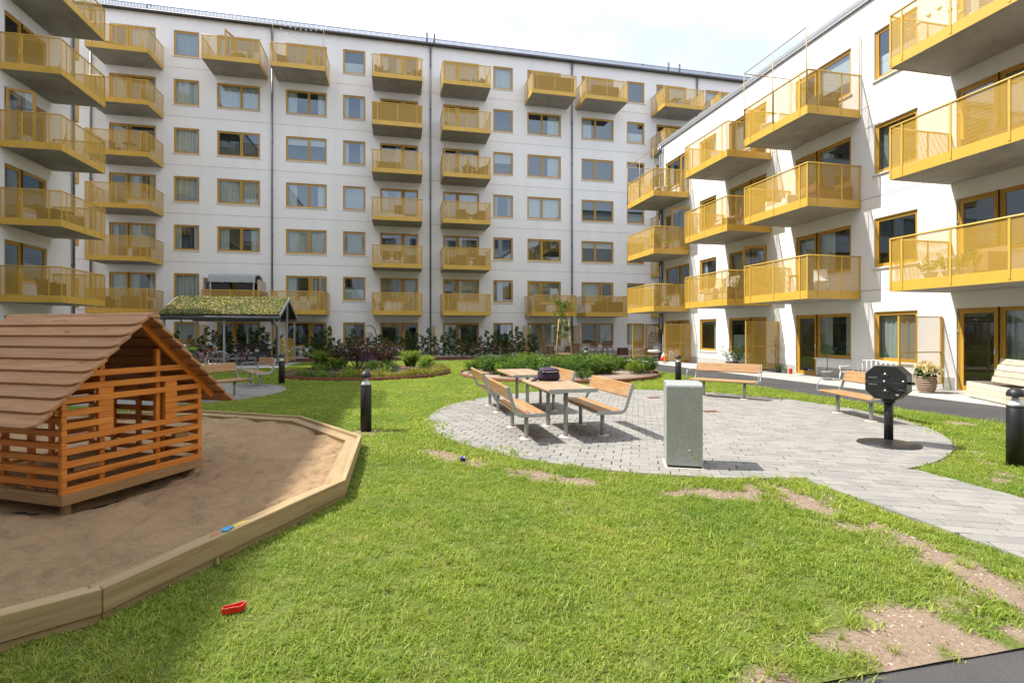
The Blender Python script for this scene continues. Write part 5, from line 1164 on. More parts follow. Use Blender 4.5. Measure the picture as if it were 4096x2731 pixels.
# ---- furniture prototypes (front faces -y)
def chair(label, m='dark_wood', fm='black_metal', back=.85, slat=True, w=.46):
    o = thing('chair', label, 'chair')
    if slat:
        for i in range(5): plank('seat_slat', m, o, (-w/2, -.2+i*.095, .43), (w/2, -.2+i*.095, .43), .07, .02)
        for i in range(4): plank('back_slat', m, o, (-w/2, .235+.02*i, .52+i*.105), (w/2, .235+.02*i, .52+i*.105), .02, .075)
    else:
        MB().box(-w/2, w/2, -.22, .22, .40, .45).build('seat', m, o, bevel=.015); MB().ext([(.2, .42), (.24, .42), (.31, back), (.27, back)], (-w/2, 0, 0), (0, 1, 0), (0, 0, 1), (w, 0, 0)).build('backrest', m, o, bevel=.012)
    for s in (-1, 1): MB().tube([(s*(w/2-.02), -.2, 0), (s*(w/2-.02), -.19, .43)], .014, 6).build('leg', fm, o); MB().tube([(s*(w/2-.02), .24, 0), (s*(w/2-.02), .21, .43), (s*(w/2-.02), .30, back+.02)], .014, 6).build('leg', fm, o)
    return o
def armchair(label, m='rattan', cm=None, w=.66, d=.64, h=.76):
    o = thing('armchair', label, 'armchair'); MB().box(-w/2, w/2, -d/2, d/2, .12, .40).build('base', m, o, bevel=.02); MB().ext([(d/2-.12, .38), (d/2, .38), (d/2+.06, h), (d/2-.04, h)], (-w/2, 0, 0), (0, 1, 0), (0, 0, 1), (w, 0, 0)).build('backrest', m, o, bevel=.02)
    for s in (-1, 1): MB().box(s*w/2, s*(w/2-.09), -d/2, d/2-.05, .38, .60).build('armrest', m, o, bevel=.02)
    for x in (-1, 1):
        for y in (-1, 1): MB().box(x*(w/2-.05)-.02, x*(w/2-.05)+.02, y*(d/2-.05)-.02, y*(d/2-.05)+.02, 0, .13).build('leg', m, o)
    if cm: MB().box(-w/2+.1, w/2-.1, -d/2+.02, d/2-.1, .40, .50).build('cushion', cm, o, bevel=.03)
    return o
def sofa(label, m='rattan', cm='cushion_dark', w=1.5): o = armchair(label, m, cm, w, .75, .78); o.name = 'sofa'; o['category'] = 'sofa'; return o
def ctable(label, m='black_metal', r=.32, h=.7, rect=None):
    o = thing('side_table', label, 'table')
    if rect: MB().box(-rect[0]/2, rect[0]/2, -rect[1]/2, rect[1]/2, h-.03, h).build('table_top', m, o, bevel=.004)
    else: MB().lathe([(r, h-.025), (r, h)], n=22).build('table_top', m, o)
    a = (rect[0]/2-.06, rect[1]/2-.06) if rect else (r*.62, r*.62)
    for x in (-1, 1):
        for y in (-1, 1): MB().tube([(x*a[0], y*a[1], 0), (x*a[0]*.9, y*a[1]*.9, h-.02)], .014, 6).build('leg', m, o)
    return o
def potted(label, r=.14, ph_=.26, h=.6, pr_=.25, m='leaf_mid', pm='terracotta', seed=0):
    o = perennial(300+seed, h, pr_, 22, m, 12, .075, 'potted_plant'); 
    for ch in o.children: ch.location.z = ph_*.85
    pot(o, r, ph_, pm); o['label'] = label; return o
def at(o, loc, rz=0, sc=1): o.location = loc; o.rotation_euler = (0, 0, R(rz)); o.scale = (sc,)*3; return o
def FB(x, f, y=-1.0): return (x, 34.4+y, 2.62+.202+ST*(f-1))            # far balcony spot
def RB(v, f, y=-1.0): return (14.5+y, v, 2.62+.202+ST*(f-1))            # right balcony spot
def LB(v, f, y=1.0): return (-14.57+y, v, 2.7+.202+ST*(f-1))
def fabric(loc, w, lab, rz=0, m='fabric_brown', h=.98): at(tag(MB().box(0, w, -.006, .006, .06, h).build('privacy_fabric', m), lab, 'fabric screen'), loc, rz)
# far balconies, left to right and top to bottom
at(ctable('pale wooden slatted table on top-floor balcony, far left column', 'stake_wood', rect=(.9, .6), h=.45), FB(-15.6, 6, -1.2), 10); at(chair('pale wooden chair beside slatted table on the top-floor far left balcony', 'stake_wood', 'stake_wood'), FB(-14.5, 6, -1.2), -70)
at(ctable('round metal cafe table on the fifth-storey balcony in the far left column', r=.3), FB(-14.9, 4, -1.2)); at(chair('thin metal chair left of the round cafe table, far left column', 'black_metal', slat=False, w=.4), FB(-15.6, 4, -1.1), 60); at(chair('thin metal chair right of the round cafe table, far left column', 'black_metal', slat=False, w=.4), FB(-14.2, 4, -1.1), -60)
at(tag(MB().box(-.4, .4, -.2, .2, 0, .35).build('storage_box', 'white_paint', bevel=.01), 'low white box on a balcony in the far left column', 'box'), FB(-14.9, 3, -.5)); at(armchair('brown boxy seat on second-row balcony of the far left column', 'rattan'), FB(-14.4, 2, -.9), 0)
at(sofa('brown rattan sofa on the lowest balcony of the far left column', 'rattan', 'cushion_white', 1.3), FB(-14.7, 1, -.7), 180); at(armchair('round rattan armchair left of the sofa on the lowest far left balcony', 'black_rattan'), FB(-15.9, 1, -1.3), 60)
at(ctable('yellow round folding table on a top balcony, second column', 'stake_wood', r=.42), FB(-9.3, 6, -.9)); at(potted('green potted plant at the right end of the second top balcony', seed=1), FB(-8.5, 6, -1.5)); at(potted('second green pot beside the rail of the second top balcony', seed=2), FB(-8.9, 6, -1.6), sc=.8)
at(armchair('dark high armchair at the left of the top balcony with string lights', 'cushion_dark', None, .6, .6, 1.0), FB(-6.8, 6, -1.2), 20); at(potted('leafy planter at the middle of the top balcony with string lights', seed=3, m='leaf_lime'), FB(-5.2, 6, -1.7)); at(potted('tall leafy plant at the right end of the top balcony with string lights', seed=4, h=.9), FB(-4.6, 6, -1.4))
sl_ = thing('string_lights', 'string of white festoon bulbs hung above a top-floor balcony', 'string lights', FB(-7.2, 6, -1.95)); mb = MB(); wire = []; bulbs = []
for (p0, p1) in (((0.02, 0, 1.15), (0.02, 0, 2.55)), ((2.85, 0, 1.15), (2.85, 0, 2.35))): MB().tube([p0, p1], .012, 6).build('pole', 'stake_wood', sl_)
for A, B_, sag in (((0, 0, 2.5), (2.85, 0, 2.3), .25), ((0, 0, 2.5), (2.85, 1.6, 2.3), .55)):
    pts = [tuple(Vector(A).lerp(Vector(B_), i/20)-Vector((0, 0, sag*4*(i/20)*(1-i/20)))) for i in range(21)]; wire.append(pts); bulbs += pts[1::2]
for w_ in wire: MB().tube(w_, .004, 4).build('wire', 'eave_dark', sl_)
for b_ in bulbs: MB().lathe([(.012, 0), (.03, -.03), (.03, -.06), (.001, -.08)], b_, 8).build('bulb', 'cone_white', sl_)
at(armchair('left lounge chair on the top balcony of the third balcony column', 'cushion_dark', None, .6, .65, .85), FB(-1.0, 6, -1.3), 50); at(armchair('right lounge chair on the top balcony of the third balcony column', 'cushion_dark', None, .6, .65, .85), FB(.95, 6, -1.3), -50); at(ctable('low dark table between two lounge chairs on a top balcony', 'cushion_dark', rect=(.7, .5), h=.32), FB(0, 6, -1.3))
fabric(FB(-1.54, 5, -1.97), 2.96, 'brown fabric lining the whole rail of a sixth-storey balcony', h=1.12); fabric(FB(8.6, 6, -1.97), 2.75, 'brown fabric hung inside a top balcony rail near the third downpipe', h=1.0)
at(sofa('brown sofa with its back to the rail, fifth-storey balcony of the third balcony column', 'fabric_brown', None, 1.45), FB(-.6, 4, -1.3), 0); at(chair('small chair on a fourth-storey balcony of the third balcony column', 'cushion_dark', slat=False), FB(.0, 3, -1.2), 180)
for f, lab in ((2, 'third-storey'),): at(chair(f'left dark chair on {lab} balcony of the third balcony column', 'cushion_dark', slat=False), FB(-.75, f, -1.3), 180); at(chair(f'right dark chair on {lab} balcony of the third balcony column', 'cushion_dark', slat=False), FB(-.05, f, -1.3), 180); at(ctable(f'table behind dark chairs on {lab} balcony of the third balcony column', rect=(1.1, .6)), FB(-.4, f, -.7))
at(potted('big leafy potted plant on the lowest balcony of the third balcony column', seed=5, h=.7), FB(-1.0, 1, -1.5)); at(ctable('folding table on the lowest balcony of the third balcony column', 'brown_wood', rect=(.7, .6)), FB(-.1, 1, -1.2)); at(chair('folding chair left of the table on the lowest balcony, third balcony column', 'brown_wood', 'brown_wood'), FB(-1.25, 1, -.8), 80); at(chair('folding chair right of the table on the lowest balcony, third balcony column', 'brown_wood', 'brown_wood'), FB(.5, 1, -1.1), -80)
at(armchair('dark armchair at the right of the top balcony beside the second downpipe', 'cushion_dark'), FB(5.1, 6, -1.2), -30); at(ctable('low dark table on the top balcony beside the second downpipe', 'cushion_dark', rect=(.6, .5), h=.35), FB(4.2, 6, -1.4)); at(potted('dark plant at the left of the sixth-storey balcony beside the second downpipe', seed=6, h=.35), FB(3.0, 5, -1.5)); at(armchair('dark tilted lounge chair beside the seated person', 'cushion_dark', None, .7, .7, .9), FB(5.2, 4, -1.2), -60)
for f, lab in ((3, 'fourth-storey'), (2, 'third-storey')): at(armchair(f'left armchair on the {lab} balcony right of the second downpipe', 'fabric_brown'), FB(4.05, f, -1.3), 150); at(armchair(f'right armchair on the {lab} balcony right of the second downpipe', 'fabric_brown'), FB(5.15, f, -1.2), 200); at(ctable(f'table between armchairs on the {lab} balcony right of the second downpipe', rect=(.9, .6), h=.6), FB(4.6, f, -.7))
at(armchair('high-backed rattan chair left of table on the lowest balcony near the third downpipe', 'rattan'), FB(9.3, 1, -1.2), 80); at(armchair('rattan chair right of table on the lowest balcony near the third downpipe', 'rattan'), FB(11.0, 1, -1.2), -80); at(ctable('dark table with cloth on the lowest balcony near the third downpipe', 'fabric_brown', rect=(1.0, .6), h=.62), FB(10.1, 1, -1.3)); at(potted('grass plant on the lowest balcony beside the third downpipe', seed=7, h=.8, pr_=.12, m='leaf_brown'), FB(10.7, 1, -.5))
at(sofa('brown rattan sofa on the lowest balcony right of the third downpipe', 'fabric_brown', None, 2.0), FB(13.9, 1, -1.45), 180); at(sofa('brown rattan sofa on a top balcony right of the third downpipe', 'fabric_brown', None, 2.0), FB(13.6, 6, -1.45), 180)
at(ctable('wooden folding table on the top balcony at the far right column', 'brown_wood', rect=(.6, .6)), FB(19.2, 6, -1.2)); at(chair('wooden folding chair left of the folding table, far right top balcony', 'brown_wood', 'brown_wood'), FB(18.5, 6, -1.2), 80); at(chair('wooden folding chair right of the folding table, far right top balcony', 'brown_wood', 'brown_wood'), FB(19.95, 6, -1.2), -80); at(armchair('wooden slatted armchair on the balcony just below the right roof line', 'brown_wood'), FB(18.5, 5, -1.2), 60)
at(ctable('white table on the lowest balcony above the sedum roof', 'white_paint', rect=(1.2, .7)), FB(-5.4, 1, -.8))
for dx, lab in ((-.65, 'left'), (0, 'middle'), (.6, 'right')): at(chair(f'{lab} white metal chair at the white balcony table', 'white_paint', 'white_paint', slat=False, w=.4), FB(-5.55+dx, 1, -1.45), 180)
# tent canopy on the lowest balcony above the shelter
tn = thing('canopy_tent', 'small grey canopy tent with dark net sides on a low balcony above the bike shelter', 'tent', FB(-9.4, 1, -1.0))
for x in (-1.15, 1.15):
    for y in (-.75, .75): MB().box(x-.025, x+.025, y-.025, y+.025, 0, 2.0).build('pole', 'white_metal', tn)
prf = [(-.85, 1.72), (-.80, 2.0), (-.6, 2.1), (0, 2.16), (.6, 2.1), (.8, 2.0), (.85, 1.72), (.82, 1.72), (.77, 1.98), (0, 2.12), (-.77, 1.98), (-.82, 1.72)]
MB().ext(prf, (-1.25, 0, 0), (0, 1, 0), (0, 0, 1), (2.5, 0, 0)).build('roof_fabric', 'tent_grey', tn)
mb = MB()
for i in range(18):
    x0 = -1.25+i*2.5/18; x1 = x0+2.5/18; mb.poly([(x0, -.86, 1.76), (x1, -.86, 1.76), (x1, -.875, 1.62-.03*(i % 6 == 5)), (x0, -.875, 1.62+.03*(i % 6 == 0))])
mb.build('valance', 'tent_grey', tn); 
for a, b_ in ((-1.1, -.15), (.2, 1.1)): MB().box(a, b_, -.74, -.73, .05, 1.68).build('net_side', 'net_dark', tn)
fabric(FB(-10.9, 1, -1.9), 1.9, 'pinkish wood-look privacy sheet left of the canopy tent', 90, 'pale_wood', 1.9); fabric(FB(-8.0, 1, -1.9), 1.9, 'checked wood-look privacy sheet right of the canopy tent', 90, 'pale_wood', 1.8)
# left balconies
at(chair('orange folding chair on the left block balcony, fourth storey', 'orange_plastic', 'orange_plastic'), LB(24.4, 3), -60); at(armchair('brown low seat on the lowest balcony of the left block', 'fabric_brown'), LB(23.8, 1, 1.2), 90); at(armchair('dark rattan armchair on the third-storey balcony of the left block', 'black_rattan'), LB(23.9, 2, 1.1), 100); at(ctable('round table on the third-storey balcony of the left block', 'black_rattan', r=.35), LB(24.7, 2, 1.1)); at(armchair('wide shell-shaped chair on the third-storey balcony of the left block', 'rattan'), LB(25.4, 2, 1.1), 30); at(chair('pale deck chair on the fifth-storey balcony of the left block', 'stake_wood', 'stake_wood'), LB(24.4, 4, .8), -60); at(ctable('white table on the top visible left balcony', 'white_paint', rect=(.8, .6)), LB(25.2, 5, 1.0))
# right balconies
at(sofa('grey corner sofa on the top balcony with the tall trellis frame', 'cushion_grey', 'cushion_grey', 1.5), RB(15.3, 3, -.55), -90); at(armchair('dark armchair on the top balcony with the tall trellis frame', 'cushion_dark'), RB(14.3, 3, -.9), -20); at(chair('white metal chair at the far end of the top balcony with trellis frame', 'white_paint', 'white_paint', slat=False), RB(16.2, 3, -1.4), -60)
for i in range(1): at(sofa('brown slatted wooden bench on a second-floor balcony of the right block', 'brown_wood', None, 1.4), RB(14.4, 2, -.75), 0); at(sofa('sofa under a pale cover on a second-floor balcony of the right block', 'cushion_white', None, 1.1), RB(15.9, 2, -1.0), -90)
at(chair('light folding chair on the first-floor balcony above the flower pots', 'white_paint', 'galvanised', slat=False, w=.4), RB(14.5, 1, -.8), -40); at(ctable('small folding table on the first-floor balcony above the flower pots', 'brown_wood', r=.28), RB(15.3, 1, -1.0))
for i, v in enumerate((19.8, 18.8)): at(armchair(f'{("far", "near")[i]} white wicker high-back chair on the plant-filled first-floor balcony', 'rattan_white', None, .6, .6, 1.05), RB(v, 1, -1.2), -90)
for i, (v, y) in enumerate(((18.1, -1.6), (18.2, -1.0), (18.3, -.5))): at(potted(f'{("front", "middle", "back")[i]} bushy plant at the near end of the plant-filled first-floor balcony', seed=10+i, h=1.0+.25*i, pr_=.35), RB(v, 1, y))
at(armchair('wicker chair with cushion on the second-floor balcony before the corner', 'rattan', 'cushion_white'), RB(19.4, 2, -1.0), -90); at(chair('dark wooden chair on the second-floor balcony before the corner', 'brown_wood', 'brown_wood'), RB(18.5, 2, -1.2), -120); fabric(RB(19.9, 3, -.4), .9, 'white patterned towel on the third-floor balcony before the corner', 180, 'cushion_white', .75)
for f, lab in ((1, 'first'), (2, 'second'), (3, 'third')): at(potted(f'leafy potted plant at the near end of the {lab}-floor corner balcony', seed=20+f, h=.6+.1*f, pr_=.25), RB(24.1, f, -1.5)); at(potted(f'second potted plant inside the {lab}-floor corner balcony', seed=30+f, h=.5, pr_=.25, m='leaf_lime'), RB(24.4, f, -.9))
at(armchair('white cushioned seat on the third-floor corner balcony', 'cushion_white'), RB(25.1, 3, -.9), -40); at(chair('bistro chair on the second-floor corner balcony', 'black_metal', slat=False), RB(25.4, 2, -1.1), -90); at(armchair('dark wicker planter seat on the nearest first-floor balcony', 'rattan'), RB(9.5, 1, -1.0), -90)
for i in range(3): at(potted(f'{("left", "middle", "right")[i]} low green plant on the nearest first-floor balcony', seed=40+i, h=.5, m='leaf_lime', pm='cushion_white'), RB(10.5-i*.45, 1, -1.3))
at(sofa('long wooden bench on the nearest second-floor balcony', 'brown_wood', None, 1.8), RB(9.2, 2, -.6), -90); at(sofa('slatted wooden sofa with grey seat on the nearest top balcony', 'brown_wood', 'cushion_grey', 1.6), RB(9.2, 3, -.7), -90)
ln_ = thing('paper_lanterns', 'string of round paper lanterns at the end of the nearest top balcony', 'lanterns', RB(10.75, 3, -1.7))
for i in range(8): c = Vector((.18*i, -.12*i+.0, 1.05-.12*abs(i-3)+.02*i)); MB().lathe([(.001, -.055), (.04, -.04), (.055, 0), (.04, .04), (.001, .055)], tuple(c), 12).build('lantern', 'rattan_white', ln_)
MB().tube([(.18*i, -.12*i, 1.11-.12*abs(i-3)+.02*i) for i in range(8)], .004, 4).build('cord', 'twig', ln_)
# person on the far balcony
def skinmesh(name, verts, edges, rad, m, parent, sub=1):
    me = bpy.data.meshes.new(name); me.from_pydata(verts, edges, []); o = obj(name, me, m, parent); sk_ = o.modifiers.new('skin', 'SKIN'); sk_.use_smooth_shade = True
    for i, r_ in enumerate(rad): me.skin_vertices[0].data[i].radius = (r_, r_) if not isinstance(r_, tuple) else r_
    me.skin_vertices[0].data[0].use_root = True; ss = o.modifiers.new('sub', 'SUBSURF'); ss.levels = sub; ss.render_levels = sub; return o
simple('skin', (.50, .27, .18), .6, var=.04); simple('hair', (.035, .02, .012), .7); simple('shirt', (.035, .035, .04), .9); simple('laptop', (.35, .36, .37), .4, .5)
pe = thing('person', 'person in a dark shirt with headphones sitting at a laptop on a balcony', 'person', FB(4.45, 4, -.85))
V_ = [(0, 0, .46), (0, .02, .62), (0, .04, .82), (0, .03, .99), (0, .01, 1.07), (0, -.005, 1.14), (.19, .02, .95), (.25, -.08, .72), (.12, -.28, .66), (-.19, .02, .95), (-.25, -.08, .72), (-.12, -.28, .66), (.10, -.05, .47), (.13, -.42, .47), (.13, -.43, .08), (.13, -.52, .04), (-.10, -.05, .47), (-.13, -.42, .47), (-.13, -.43, .08), (-.13, -.52, .04)]
E_ = [(0, 1), (1, 2), (2, 3), (3, 4), (4, 5), (3, 6), (6, 7), (7, 8), (3, 9), (9, 10), (10, 11), (0, 12), (12, 13), (13, 14), (14, 15), (0, 16), (16, 17), (17, 18), (18, 19)]
skinmesh('body', V_, E_, [.15, .14, (.17, .12), (.14, .10), .052, .06, .062, .047, .035, .062, .047, .035, .085, .06, .042, .035, .085, .06, .042, .035], 'shirt', pe)
MB().lathe([(.001, -.125), (.045, -.115), (.072, -.07), (.082, 0), (.08, .05), (.055, .10), (.001, .12)], (0, -.01, 1.24), 16).build('head', 'skin', pe)
MB().lathe([(.088, -.02), (.090, .04), (.065, .105), (.001, .13)], (0, .012, 1.25), 16).build('hair', 'hair', pe); MB().lathe([(.001, -.02), (.016, -.015), (.012, .01), (.001, .02)], (0, -.095, 1.235), 8).build('nose', 'skin', pe)
MB().tube([(.09*math.cos(a), 0, 1.245+.135*math.sin(a)) for a in [i*PI/10 for i in range(11)]], .012, 6).build('headphones', 'tyre', pe)
for s in (-1, 1): MB().cyl((s*.08, 0, 1.245), (s*.105, 0, 1.245), .04, n=10).build('ear_cup', 'tyre', pe)
for s in (-1, 1):
    mb = MB(); h0 = Vector((s*.12, -.29, .665)); mb.tube([h0, h0+Vector((0, -.05, .01))], [.032, .036], 8)
    for k in range(4): b0 = h0+Vector(((k-1.5)*.017, -.05, .01)); mb.tube([b0, b0+Vector((0, -.03, .004)), b0+Vector((0, -.045, -.012))], .0085, 5)
    mb.tube([h0+Vector((-s*.03, -.01, 0)), h0+Vector((-s*.055, -.035, -.005))], .0095, 5); mb.build('hand', 'skin', pe)
at(chair('balcony chair under the person with headphones', 'cushion_dark', slat=False), FB(4.45, 4, -.8)); at(ctable('small dark table with laptop before the seated person', 'cushion_dark', rect=(.9, .5), h=.64), FB(4.45, 4, -1.3))
lp = thing('laptop', 'open laptop on the table of the person with headphones', 'laptop', (FB(4.45, 4, -1.25)[0], FB(4.45, 4, -1.25)[1], FB(0, 4)[2]+.642)); MB().box(-.16, .16, -.1, .12, 0, .018).build('keyboard_base', 'laptop', lp); MB().beam((0, -.1, .012), (0, -.17, .23), .32, .01, up=(0, 1, 0)).build('screen', 'laptop', lp)
at(tag(MB().lathe([(.03, 0), (.036, .09), (.034, .09), (.028, .006), (.001, .005)], n=12).build('mug', 'orange_plastic'), 'orange mug beside the laptop on the balcony table', 'mug'), (FB(4.8, 4, -1.25)[0], FB(4.8, 4, -1.25)[1], FB(0, 4)[2]+.642))
at(potted('small green plant left of the seated person', seed=8, h=.45), FB(3.6, 4, -1.5), sc=.9)
# ---- right terrace
pb_ = thing('planter_bench', 'pale wooden planter box with high slatted back by the near glass door', 'planter bench', (12.47, 8.24, .012), R(-30.3))
for z in (.08, .20, .32):
    plank('front_board', 'pale_wood', pb_, (0, 0, z), (0, 1.75, z), .02, .115); plank('end_board', 'pale_wood', pb_, (.02, 1.74, z), (.92, 1.74, z), .02, .115); plank('end_board', 'pale_wood', pb_, (.02, .01, z), (.92, .01, z), .02, .115); plank('back_board', 'pale_wood', pb_, (.92, 0, z), (.92, 1.75, z), .02, .115)
for i, z in enumerate((.45, .59, .73, .87)): plank('back_slat', 'pale_wood', pb_, (.45+.03*i, .30, z), (.45+.03*i, 1.66-.04*i, z), .02, .13, up=(.2, 0, 1))
MB().box(.03, .90, .03, 1.72, .05, .30).build('soil', 'mulch', pb_)
bk_ = thing('flower_basket', 'round brown wicker basket pot with cream hydrangea flowers', 'flower pot', (13.22, 10.62, .014))
mb = MB().lathe([(.15, 0), (.20, .12), (.215, .28), (.20, .40), (.205, .42), (.185, .42), (.18, .36), (.001, .34)], n=26); mb.build('basket', 'rattan', bk_)
for z in (.04, .10, .16, .22, .28, .34, .40): rz_ = .152+.065*math.sin(min(1, z/.3)*PI/2)-(.012 if z > .33 else 0); MB().tube([((rz_+.006)*math.cos(i*PI/12), (rz_+.006)*math.sin(i*PI/12), z) for i in range(24)], .006, 5, closed=True).build('weave_ring', 'rattan_white', bk_)
rng = np.random.default_rng(77); nl = 110; P = rng.normal(0, .11, (nl, 3))*np.array([1, 1, .6])+[0, 0, .50]; leafobj('foliage', P, rdir(nl, .2, rng), .12, 'leaf_hedge', bk_, .6, rng); Q = []; DD = []
for c in ((-.17, .05, .66), (-.05, -.12, .68), (.09, .02, .70), (.20, -.05, .63), (.18, -.16, .58), (-.14, -.16, .57), (.02, .16, .68), (.25, .12, .60), (-.03, -.02, .74)):
    d = rng.normal(size=(130, 3)); d /= np.linalg.norm(d, axis=1, keepdims=True); Q.append(np.array(c)+d*.098*np.array([1, 1, .75])); DD.append(np.cross(d, rng.normal(size=(130, 3)))+d*.4)
leafobj('blooms', np.concatenate(Q), np.concatenate(DD), .042, 'petal_cream', bk_, .9, rng)
gb = thing('garden_bench', 'white painted metal garden bench with curved back below the window', 'bench', (13.75, 12.75, .014), R(-90)); gb.scale = (1.35, 1, .74)
for s in (-1, 1): MB().tube([(s*.62, -.24, 0), (s*.60, -.22, .42), (s*.58, .22, .43), (s*.55, .25, .86)], .013, 6).build('side_frame', 'white_paint', gb); MB().tube([(s*.60, .22, .43), (s*.62, .27, 0)], .013, 6).build('leg', 'white_paint', gb); MB().tube([(s*.60, -.22, .42), (s*.64, -.20, .64), (s*.58, .24, .68)], .012, 6).build('armrest', 'white_paint', gb)
MB().tube([(-.55, .25, .84), (-.3, .25, .93), (0, .25, .96), (.3, .25, .93), (.55, .25, .84)], .014, 6).build('back_rail', 'white_paint', gb)
for i in range(9): x = -.48+i*.12; MB().tube([(x*.9, .22, .44), (x, .25, .93-.3*(x*x))], .008, 5).build('back_bar', 'white_paint', gb)
for i in range(5): MB().box(-.58, .58, -.21+i*.09, -.15+i*.09, .42, .435).build('seat_slat', 'white_paint', gb)
ol = thing('olive_tree', 'small potted olive tree at the far end of the white garden bench', 'potted tree', (13.6, 14.15, .014)); pot(ol, .16, .28, 'pot_grey'); MB().tube([(0, 0, .22), (.01, 0, .6), (0, .01, .85)], [.012, .011, .008], 6).build('trunk', 'bark', ol); P = rng.normal(0, 1, (300, 3)); P = P/np.linalg.norm(P, axis=1, keepdims=True)*rng.uniform(.3, 1, (300, 1))**.5*np.array([.24, .24, .19])+[0, 0, .95]; leafobj('crown', P, rdir(300, .4, rng), .075, 'leaf_hedge', ol, .26, rng)
for i, (u, v, s, lab, pm, h) in enumerate([(13.55, 18.95, 1.5, 'large leafy tomato-like plant left of the screen by the dark window', 'pot_dark', .75), (13.75, 18.35, 1.4, 'leafy plant in a dark tub beside the dark window', 'pot_dark', .7), (14.0, 19.5, 1.2, 'bushy plant at the far end of the tubs by the dark window', 'pot_dark', .6), (14.15, 17.0, .62, 'small black pot with green leaves at the foot of the screen', 'pot_dark', .35), (14.2, 16.75, .55, 'small grey pot left of the little red box at the wall', 'pot_grey', .15)]): at(potted(lab, .2, .26, h, .34 if s > 1 else .22, 'leaf_hedge' if s > 1 else 'leaf_mid', pm, 50+i), (u, v, .014), i*40, s*.85)
at(tag(MB().box(-.05, .05, -.04, .04, 0, .19).build('food_carton', 'red_plastic', bevel=.004), 'little red carton standing by the wall next to small pots', 'carton'), (14.25, 16.5, .014), 15)
vn = hedge_plant(131, 1.5, .2, 110, 'leaf_grey', .5, .05); vn.name = 'climbing_plant'; vn['category'] = 'plant'; at(tag(vn, 'thin climbing plant growing against the screen beside the bench with armrests'), (14.25, 17.25, .02))
# hanging egg chair by the corner
def egg(label, loc, rz, cm='cushion_white', m='black_rattan', sc=1.):
    o = thing('hanging_chair', label, 'hanging chair', loc, R(rz)); o.scale = (sc,)*3
    MB().lathe([(.52, 0), (.52, .025), (.48, .03)], (0, .1, 0), 28).build('base', 'black_metal', o)
    MB().tube([(0, .42, .03), (0, .55, .6), (0, .58, 1.2), (0, .48, 1.7), (0, .28, 1.93), (0, .05, 1.95), (0, -.02, 1.9)], .026, 8).build('stand', 'black_metal', o); MB().tube([(0, -.02, 1.9), (0, -.02, 1.62)], .006, 5).build('chain', 'galvanised', o)
    rings = []; mb = MB()
    for i in range(9):
        a = R(-70+i*17.5); z = .95+.62*math.sin(a); w = .40*math.cos(a)**.6 if math.cos(a) > 0 else 0; mb.tube([(w*math.cos(t_), .05+.36*math.cos(a)**.7*math.sin(t_)*1.0, z) for t_ in [R(-20+j*22) for j in range(11)]], .010, 5)
    for j in range(11): t_ = R(-20+j*22); mb.tube([(.40*max(0, math.cos(R(-70+i*17.5)))**.6*math.cos(t_), .05+.36*max(0, math.cos(R(-70+i*17.5)))**.7*math.sin(t_), .95+.62*math.sin(R(-70+i*17.5))) for i in range(9)], .009, 5)
    mb.build('basket', m, o)
    if cm: blob([(.42, rring(.24, .18, 0, .02)), (.47, rring(.33, .27, 0, 0)), (.54, rring(.34, .29, 0, -.01)), (.58, rring(.28, .24, 0, -.01))]).build('cushion', cm, o); blob([(.60, rring(.28, .06, 0, .26)), (.8, rring(.33, .08, 0, .28)), (.98, rring(.24, .05, 0, .3))]).build('back_cushion', 'cushion_grey', o)
    return o
egg('black hanging egg chair with pale cushions at the corner of the right block', (13.62, 25.75, .02), -68)
egg('rattan hanging chair with curved black stand at the far facade behind the flower bed', (-1.85, 32.6, .02), -70, None, 'rattan')
at(tag(blob([(0, rring(.15, .12)), (.08, rring(.2, .17, wob=.05, sd=3)), (.26, rring(.19, .15, wob=.08, sd=4)), (.38, rring(.12, .08, wob=.1, sd=5)), (.45, rring(.05, .04))]).build('plastic_bag', 'white_plastic'), 'knotted red and white plastic bag beside the hanging egg chair', 'bag'), (13.95, 25.2, .014)); at(tag(blob([(0, rring(.13, .11)), (.1, rring(.19, .16, wob=.06, sd=7)), (.24, rring(.16, .13, wob=.08, sd=8)), (.3, rring(.06, .05))]).build('plastic_bag', 'red_plastic'), 'red plastic bag slumped on the terrace at the egg chair', 'bag'), (13.75, 24.95, .014))
at(ctable('small wire side table with flowers behind the corner screen', 'white_paint', r=.2, h=.55), (13.9, 24.3, .014)); at(potted('orange-flowered pot on the small wire side table', .1, .16, .25, .14, 'leaf_mid', 'terracotta', 70), (13.9, 24.3, .566))
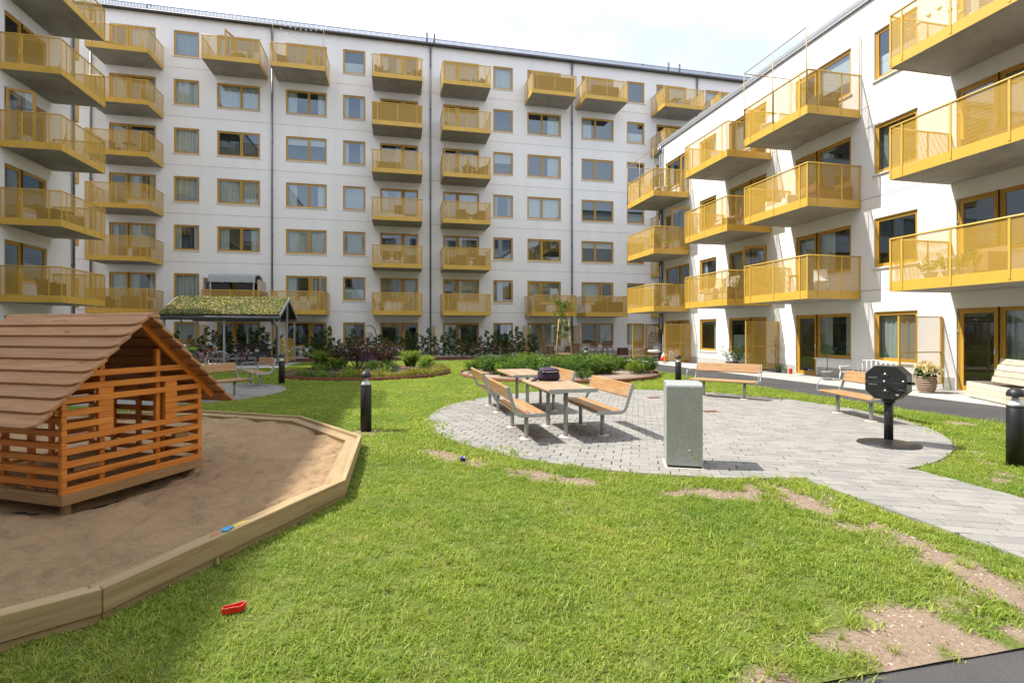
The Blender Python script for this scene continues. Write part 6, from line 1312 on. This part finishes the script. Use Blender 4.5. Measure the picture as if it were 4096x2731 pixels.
# ---- far terraces
lb_ = thing('long_slatted_bench', 'long low wooden slatted sofa behind the hedge below the far windows', 'bench', (6.1, 32.2, .012))
for z in (.42, .56, .70, .84): plank('back_slat', 'brown_wood', lb_, (-2.3, .3, z), (2.3, .3, z), .03, .10)
for y in (-.3, -.18, -.06, .06, .18): plank('seat_slat', 'brown_wood', lb_, (-2.3, y, .36), (2.3, y, .36), .10, .03)
for x in (-2.2, -.7, .7, 2.2): MB().box(x-.04, x+.04, -.32, .34, 0, .345).build('leg', 'brown_wood', lb_)
for i, (u, lab) in enumerate(((9.6, 'left rattan armchair on the far terrace behind the staked tree'), (11.3, 'right rattan armchair on the far terrace near the staked tree'))): at(armchair(lab, 'rattan'), (u, 32.6, .012), (60, -60)[i], 1.05)
at(ctable('square rattan table between the far terrace armchairs', 'rattan', rect=(.6, .6), h=.45), (10.45, 32.5, .012))
for i, (u, lab, rz_) in enumerate(((12.9, 'left dark red wooden armchair on the far right terrace', 20), (13.7, 'second dark red wooden armchair on the far right terrace', -15), (15.8, 'dark red wooden bench chair beside the dark trellis', -40))): at(chair(lab, 'dark_wood', 'dark_wood', w=.6), (u, 32.3, .012), rz_, 1.1)
at(tag(MB().box(-.3, .3, -.25, .25, 0, .5).build('wooden_box', 'dark_wood', bevel=.01), 'dark red wooden box between the far terrace chairs', 'box'), (14.8, 32.4, .012))
tl_ = thing('trellis', 'dark brown framed trellis with a climbing plant on the far right terrace', 'trellis', (16.4, 32.2, .012), R(10)); frame_mb_ = MB(); frame_mb(frame_mb_, 0, .85, .45, 2.1, .05, -.02, .02); frame_mb_.build('frame', 'dark_wood', tl_); MB().box(0, .85, -.18, .18, 0, .45).build('planter', 'dark_wood', tl_, bevel=.01)
for i in range(1, 8): MB().box(.05+i*.094, .056+i*.094, -.004, .004, .5, 2.05).build('wire', 'eave_dark', tl_)
for i in range(1, 13): MB().box(.05, .80, -.004, .004, .5+i*.12, .506+i*.12).build('wire', 'eave_dark', tl_)
hp_ = hedge_plant(140, 1.5, .22, 120, 'leaf_hedge', .5, .06); hp_.name = 'climbing_plant'; hp_['category'] = 'plant'; at(tag(hp_, 'climbing plant on the dark brown trellis'), (16.8, 32.15, .3))
